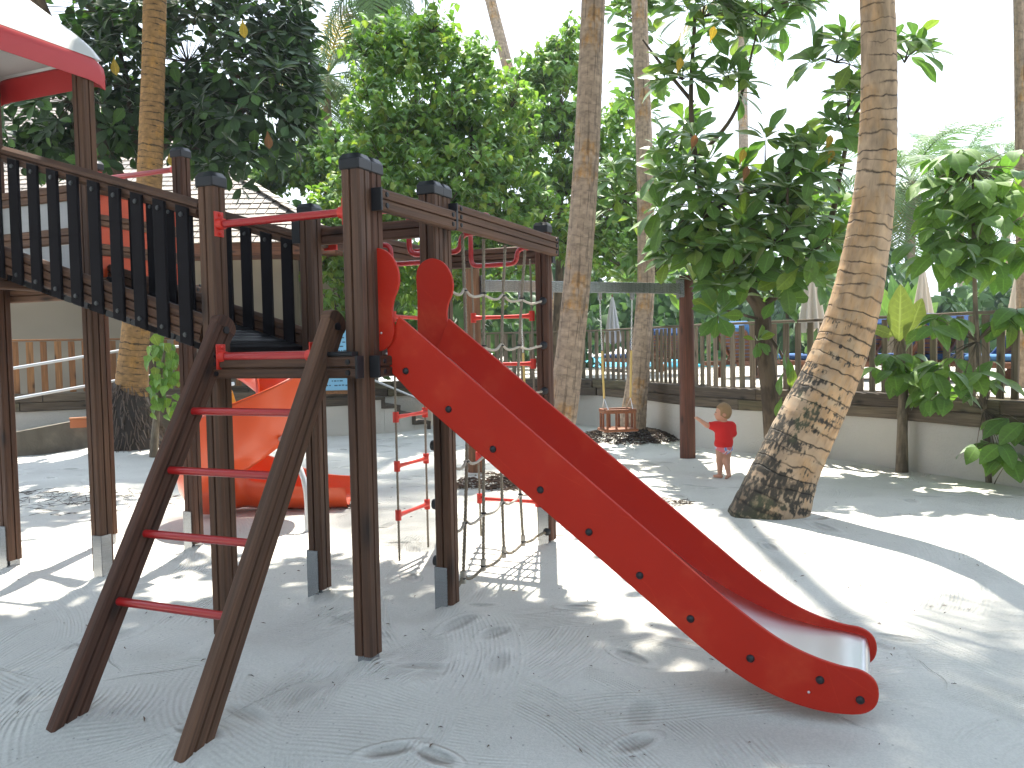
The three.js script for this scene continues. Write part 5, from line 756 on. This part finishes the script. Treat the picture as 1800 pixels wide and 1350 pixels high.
{ // the green edge of the yard behind the viewer, which keeps the near side of things dim
  const R = rng(1201), n = 7000, o = new THREE.InstancedMesh(almond[0], leafMat([0.05, 0.11, 0.035], { clearcoat: 0.2 }), n);
  for (let k = 0; k < n; k++) { const a = mix(-0.35, Math.PI + 0.35, R()), r = 7.5 + R() * 2.5, y = 0.2 + 8.5 * Math.pow(R(), 0.85); const b = R() * 6.28; o.setMatrixAt(k, pose(V3(Math.cos(a) * r * 1.25, y, Math.sin(a) * r), V3(Math.cos(b), -0.5, Math.sin(b)), V3(0, 1, 0.2), 0.5 + 0.4 * R())); }
  o.name = 'hedge_behind'; o.userData = { kind: 'stuff', label: 'tall leafy hedge enclosing the yard behind the viewer', category: 'hedge' }; scene.add(o);
}
// background greenery: dense mass of shrubs and tree tops behind the terrace and building
{
  const R = rng(1001), L_ = []; const t = new THREE.Group(); const geo = heart[0];
  const rows = [[21, 60], [26, 70], [32, 70]]; const bands = [];
  for (let k = 0; k < 150; k++) { const d = 19 + R() * 14, px = -100 + R() * 2000, top = px < 950 ? 330 + 120 * R() : px < 1550 ? 330 + 160 * R() : 420 + 90 * R(); bands.push([px, top + 60 + R() * 130, d, 0.8 + R() * 0.9, 0.8 + R() * 0.8, 0.8]); }
  for (let k = 0; k < 60; k++) { const px = 620 + R() * 1250; bands.push([px, 530 + R() * 60, 21.5 + R() * 5, 1.0, 0.7, 0.8]); }
  const list = []; for (const [px, y, d, rx, ry, rz] of bands) { const c = spot(px, y, d); c.y = Math.max(c.y, 0.9); const dark = R(); for (let k = 0; k < 210; k++) { const { n, p } = ellipsoid(R, c, V3(rx, ry, rz), 0.5); const a = R() * 6.28; list.push([pose(p, V3(Math.cos(a), -0.4 - R(), Math.sin(a)), V3(n.x, n.y + 0.6, n.z + 0.2), 0.2 + 0.16 * R(), 0), dark + 0.5 * (R() - 0.5)]); } }
  const o = new THREE.InstancedMesh(geo, leafMat([1, 1, 1], { clearcoat: 0.25 }), list.length); list.forEach(([m, s], k) => { o.setMatrixAt(k, m); const q = clamp(s); o.setColorAt(k, rgb(mix(0.045, 0.13, q), mix(0.11, 0.25, q), mix(0.04, 0.05, q))); }); o.name = 'background_greenery'; o.userData = { kind: 'stuff', label: 'dense green shrubs and trees beyond the terrace and building', category: 'greenery' }; o.castShadow = o.receiveShadow = true; scene.add(o);
}

// ---------------------------------------------------------------- small child by the timber post
{
  const foot = spot(1272, 838, 8.86); const t = thing('person', 'barefoot small child in red T-shirt and printed swim nappy, one arm stretched out', 'person', [foot.x, groundHeight(foot.x, foot.z), -8.86]);
  const seg = (p, a, b, ra, rb) => { const bx = b[0] - a[0], by = b[1] - a[1], bz = b[2] - a[2], l = bx * bx + by * by + bz * bz; const h = clamp(((p[0] - a[0]) * bx + (p[1] - a[1]) * by + (p[2] - a[2]) * bz) / l); return Math.hypot(p[0] - a[0] - bx * h, p[1] - a[1] - by * h, p[2] - a[2] - bz * h) - mix(ra, rb, h); };
  const smin = (a, b, k) => { const h = clamp(0.5 + 0.5 * (b - a) / k); return mix(b, a, h) - k * h * (1 - h); };
  const J = { neck: [0.005, 0.60, 0], chest: [0.0, 0.53, 0], belly: [0.0, 0.42, 0.0], hip: [0.005, 0.35, 0], sl: [-0.075, 0.565, 0.0], sr: [0.085, 0.56, 0.0], el: [-0.17, 0.575, -0.03], wl: [-0.245, 0.635, -0.06], er: [0.115, 0.47, -0.01], wr: [0.09, 0.40, -0.07], hl: [-0.035, 0.335, 0], hr: [0.045, 0.335, 0], kl: [-0.03, 0.185, -0.035], kr: [0.03, 0.185, 0.005], al: [-0.035, 0.04, -0.02], ar: [0.035, 0.05, 0.085], tl: [-0.085, 0.018, -0.05], tr: [0.012, 0.015, 0.06], hl2: [-0.02, 0.025, 0.0] };
  const head = p => { const x = p[0] + 0.0, y = p[1] - 0.715, z = p[2] + 0.0; let d = (Math.hypot(x / 0.078, y / 0.092, z / 0.074) - 1) * 0.078; d = smin(d, Math.hypot(p[0] + 0.035, p[1] - 0.665, p[2] + 0.02) - 0.045, 0.03); d = smin(d, Math.hypot(p[0] + 0.083, p[1] - 0.692, p[2] + 0.022) - 0.010, 0.014); d = smin(d, Math.hypot((p[0] - 0.002) / 1.1, (p[1] - 0.69) / 1.5, p[2] - 0.075) - 0.012, 0.006); for (const s of [-1, 1]) d = Math.max(d, -(Math.hypot(p[0] + 0.073, p[1] - 0.712, p[2] + 0.022 + s * 0.026) - 0.009)); return d; };
  const torso = (p, g = 0) => smin(smin(seg(p, J.chest, J.belly, 0.075 + g, 0.078 + g), seg(p, J.sl, J.sr, 0.036 + g, 0.036 + g), 0.05), seg(p, J.belly, J.hip, 0.076 + g, 0.078 + g), 0.04);
  const body = p => { let d = torso(p); d = smin(d, seg(p, J.chest, [0, 0.67, 0], 0.042, 0.038), 0.03); d = smin(d, head(p), 0.012);
    d = smin(d, seg(p, J.sl, J.el, 0.031, 0.026), 0.03); d = smin(d, seg(p, J.el, J.wl, 0.027, 0.018), 0.012); d = smin(d, seg(p, J.sr, J.er, 0.031, 0.026), 0.03); d = smin(d, seg(p, J.er, J.wr, 0.027, 0.018), 0.012);
    d = smin(d, seg(p, J.hl, J.kl, 0.05, 0.036), 0.03); d = smin(d, seg(p, J.kl, J.al, 0.037, 0.022), 0.015); d = smin(d, seg(p, J.hr, J.kr, 0.05, 0.036), 0.03); d = smin(d, seg(p, J.kr, J.ar, 0.037, 0.022), 0.015);
    d = smin(d, seg(p, [J.al[0] + 0.01, 0.022, J.al[2] + 0.015], J.tl, 0.02, 0.016), 0.014); d = smin(d, seg(p, [J.ar[0], 0.045, J.ar[2] + 0.012], J.tr, 0.02, 0.015), 0.014);
    for (const [w, dir, side] of [[J.wl, [-0.75, 0.45, -0.3], 1], [J.wr, [-0.25, -0.75, -0.6], -1]]) { const n = Math.hypot(...dir), u = dir.map(q => q / n), pal = w.map((q, k) => q + u[k] * 0.022); d = smin(d, seg(p, w, pal, 0.016, 0.017), 0.01); for (let f = 0; f < 4; f++) { const o = (f - 1.5) * 0.0085, a = [pal[0] + u[0] * 0.008, pal[1] + u[1] * 0.008 + o * 0.5, pal[2] + u[2] * 0.008 + o], l = [0.022, 0.027, 0.025, 0.019][f], e = [a[0] + u[0] * l, a[1] + u[1] * l - 0.006, a[2] + u[2] * l]; d = smin(d, seg(p, a, e, 0.0055, 0.0045), 0.004); } d = smin(d, seg(p, w.map((q, k) => q + u[k] * 0.01), [w[0] + u[0] * 0.03, w[1] + u[1] * 0.03 + 0.018 * side, w[2] + u[2] * 0.03 + 0.01], 0.007, 0.005), 0.005); }
    return d; };
  const skin = std([0.56, 0.29, 0.19], { roughness: 0.6 }), shirt = std([0.62, 0.018, 0.016], { roughness: 0.9 });
  part('body', blob(body, [-0.34, -0.02, -0.45], [0.34, 0.84, 0.41], 130), skin, t);
  const cloth = p => { const g = 0.010 + 0.004 * Math.sin(p[1] * 60 + p[0] * 25) * smooth(0.5, 0.4, p[1]); let d = smin(seg(p, J.chest, [0.004, 0.37, 0.002], 0.076 + g, 0.088 + g), seg(p, J.sl, J.sr, 0.037 + g, 0.037 + g), 0.05); d = smin(d, seg(p, J.sl, [-0.15, 0.571, -0.022], 0.036 + g, 0.040), 0.03); d = smin(d, seg(p, J.sr, [0.108, 0.485, -0.006], 0.036 + g, 0.040), 0.03); d = Math.max(d, 0.345 + 0.02 * p[0] - p[1], p[1] - 0.618 + 0.5 * Math.max(0, 0.04 - Math.hypot(p[0], p[2]))); d = Math.max(d, -0.148 - p[0]); return d; };
  part('shirt', blob(cloth, [-0.2, 0.3, -0.2], [0.2, 0.66, 0.2], 72), shirt, t);
  const nap = p => { let d = smin(seg(p, [0.004, 0.37, 0.004], [0.006, 0.325, 0.012], 0.086, 0.082), seg(p, J.hl, [-0.035, 0.30, -0.005], 0.056, 0.05), 0.02); d = smin(d, seg(p, J.hr, [0.043, 0.30, 0.003], 0.056, 0.05), 0.02); return Math.max(d, p[1] - 0.39, 0.262 + 0.55 * Math.abs(p[0] - 0.01) - p[1]); };
  const print = texture(64, 64, (u, v) => { const a = fbm(u * 10, v * 10, 10, 10, 3, 2); return a > 0.52 ? [0.9, 0.5, 0.52] : a > 0.42 ? [0.93, 0.9, 0.92] : [0.45, 0.6, 0.85]; });
  const ng = blob(nap, [-0.14, 0.22, -0.14], [0.14, 0.44, 0.14], 60); { const u = ng.attributes.uv, q = ng.attributes.position; for (let k = 0; k < q.count; k++) u.setXY(k, q.getX(k) * 3, q.getY(k) * 3); } part('swim_nappy', ng, std([0.9, 0.9, 0.9], { map: print, roughness: 0.85 }), t);
  const hair = p => { const d = (Math.hypot((p[0] - 0.006) / 0.083, (p[1] - 0.722) / 0.094, (p[2] - 0.004) / 0.080) - 1) * 0.08 - 0.004 * noise(p[0] * 90 + 50, p[1] * 40 + p[2] * 90 + 50, 1024, 1024, 3); return Math.max(d, 0.655 + 0.7 * Math.max(0, -p[0]) - p[1] - 0.25 * Math.max(0, p[0]), -(p[0] + 0.045 + 0.9 * Math.max(0, p[1] - 0.74)), -(Math.hypot(p[0] + 0.006, p[1] - 0.69, (p[2] - 0.078)) - 0.022)); };
  part('hair', blob(hair, [-0.1, 0.62, -0.1], [0.1, 0.83, 0.1], 72), std([0.30, 0.185, 0.085], { roughness: 0.7 }), t);
  for (const s of [-1, 1]) part('eye', new THREE.SphereGeometry(0.007, 8, 6).translate(-0.070, 0.712, -0.022 - s * 0.026), std([0.12, 0.1, 0.09], { roughness: 0.2 }), t);
  part('mouth', box(0.004, 0.005, 0.026, -0.0765, 0.664, -0.022, 0.0015), std([0.45, 0.14, 0.12], { roughness: 0.5 }), t);
}
// ---------------------------------------------------------------- litter on the sand
{
  const R = rng(1101), scraps = (name, label, spots, count, shape, mats) => { const l = new THREE.Group(); const o = new THREE.InstancedMesh(shape, mats, count); const c = new THREE.Color(); for (let k = 0; k < count; k++) { const [x0, z0, rx, rz, up] = spots[Math.floor(R() * spots.length)]; const a = R() * 6.28, r = Math.pow(R(), 0.6); const x = x0 + Math.cos(a) * r * rx, z = z0 + Math.sin(a) * r * rz; const q = new THREE.Quaternion().setFromEuler(new THREE.Euler((R() - 0.5) * 0.5, R() * 6.28, (R() - 0.5) * 0.5)); const s = 0.5 + R(); o.setMatrixAt(k, new THREE.Matrix4().compose(V3(x, groundHeight(x, z) + 0.006 + (up || 0) * (1 - r) * R(), z), q, V3(s, 0.7 + R() * 0.6, s))); const b = 0.35 + R() * 1.1; o.setColorAt(k, c.setRGB(b, b * (0.85 + 0.15 * R()), b * (0.75 + 0.2 * R()))); } o.name = numbered(name); o.userData = { kind: 'stuff', label, category: 'litter' }; o.castShadow = o.receiveShadow = true; scene.add(o); };
  const sliver = bar([[-0.06, 0, 0], [0, 0.012, 0.006], [0.06, 0, 0]], [0.002, 0.0075, 0.002], 4, 4), chip = bar([[-0.010, 0, 0], [0, 0.002, 0.002], [0.010, 0, 0]], [0.0008, 0.0024, 0.0008], 4, 2), stick = bar([[-0.07, 0, 0], [0.0, 0.004, 0.006], [0.07, 0, 0.01]], [0.0015, 0.003, 0.0012], 4, 3);
  const brown = std([0.14, 0.10, 0.075], { roughness: 1 });
  scraps('bark_mulch', 'dark bark mulch heaped round the foot of the slim palm', [[1.72, -12.3, 0.75, 0.75, 0.03]], 1500, sliver, std([0.06, 0.045, 0.035], { roughness: 1 }));
  scraps('dry_leaf_litter', 'curled dry leaf strips at the foot of the farther swing post', [[0.0, -8.6, 0.55, 0.5, 0.06], [0.25, -8.4, 0.4, 0.35, 0.05], [-0.3, -8.5, 0.5, 0.3, 0.02]], 520, sliver, brown);
  scraps('twig_litter', 'thin dark twigs and debris on the sand left of the tower posts', [[-4.6, -8.3, 0.9, 0.5, 0.04], [-4.3, -8.0, 1.1, 0.6, 0.02], [1.25, -7.35, 0.35, 0.25, 0.02], [-1.6, -7.6, 0.35, 0.2, 0.03]], 420, stick, std([0.07, 0.055, 0.045], { roughness: 1 }));
  scraps('scattered_chips', 'tiny dark scraps of leaf and bark scattered over the sand', [[0, -5, 4.5, 3.5, 0], [-1, -4, 2.5, 1.5, 0], [1.5, -4, 2, 2, 0], [0, -8, 5, 4, 0]], 300, chip, brown);
}
scene.fog = new THREE.FogExp2(rgb(0.85, 0.92, 1.0), 0.0014);
dress(scene);
renderer.render(scene, camera);
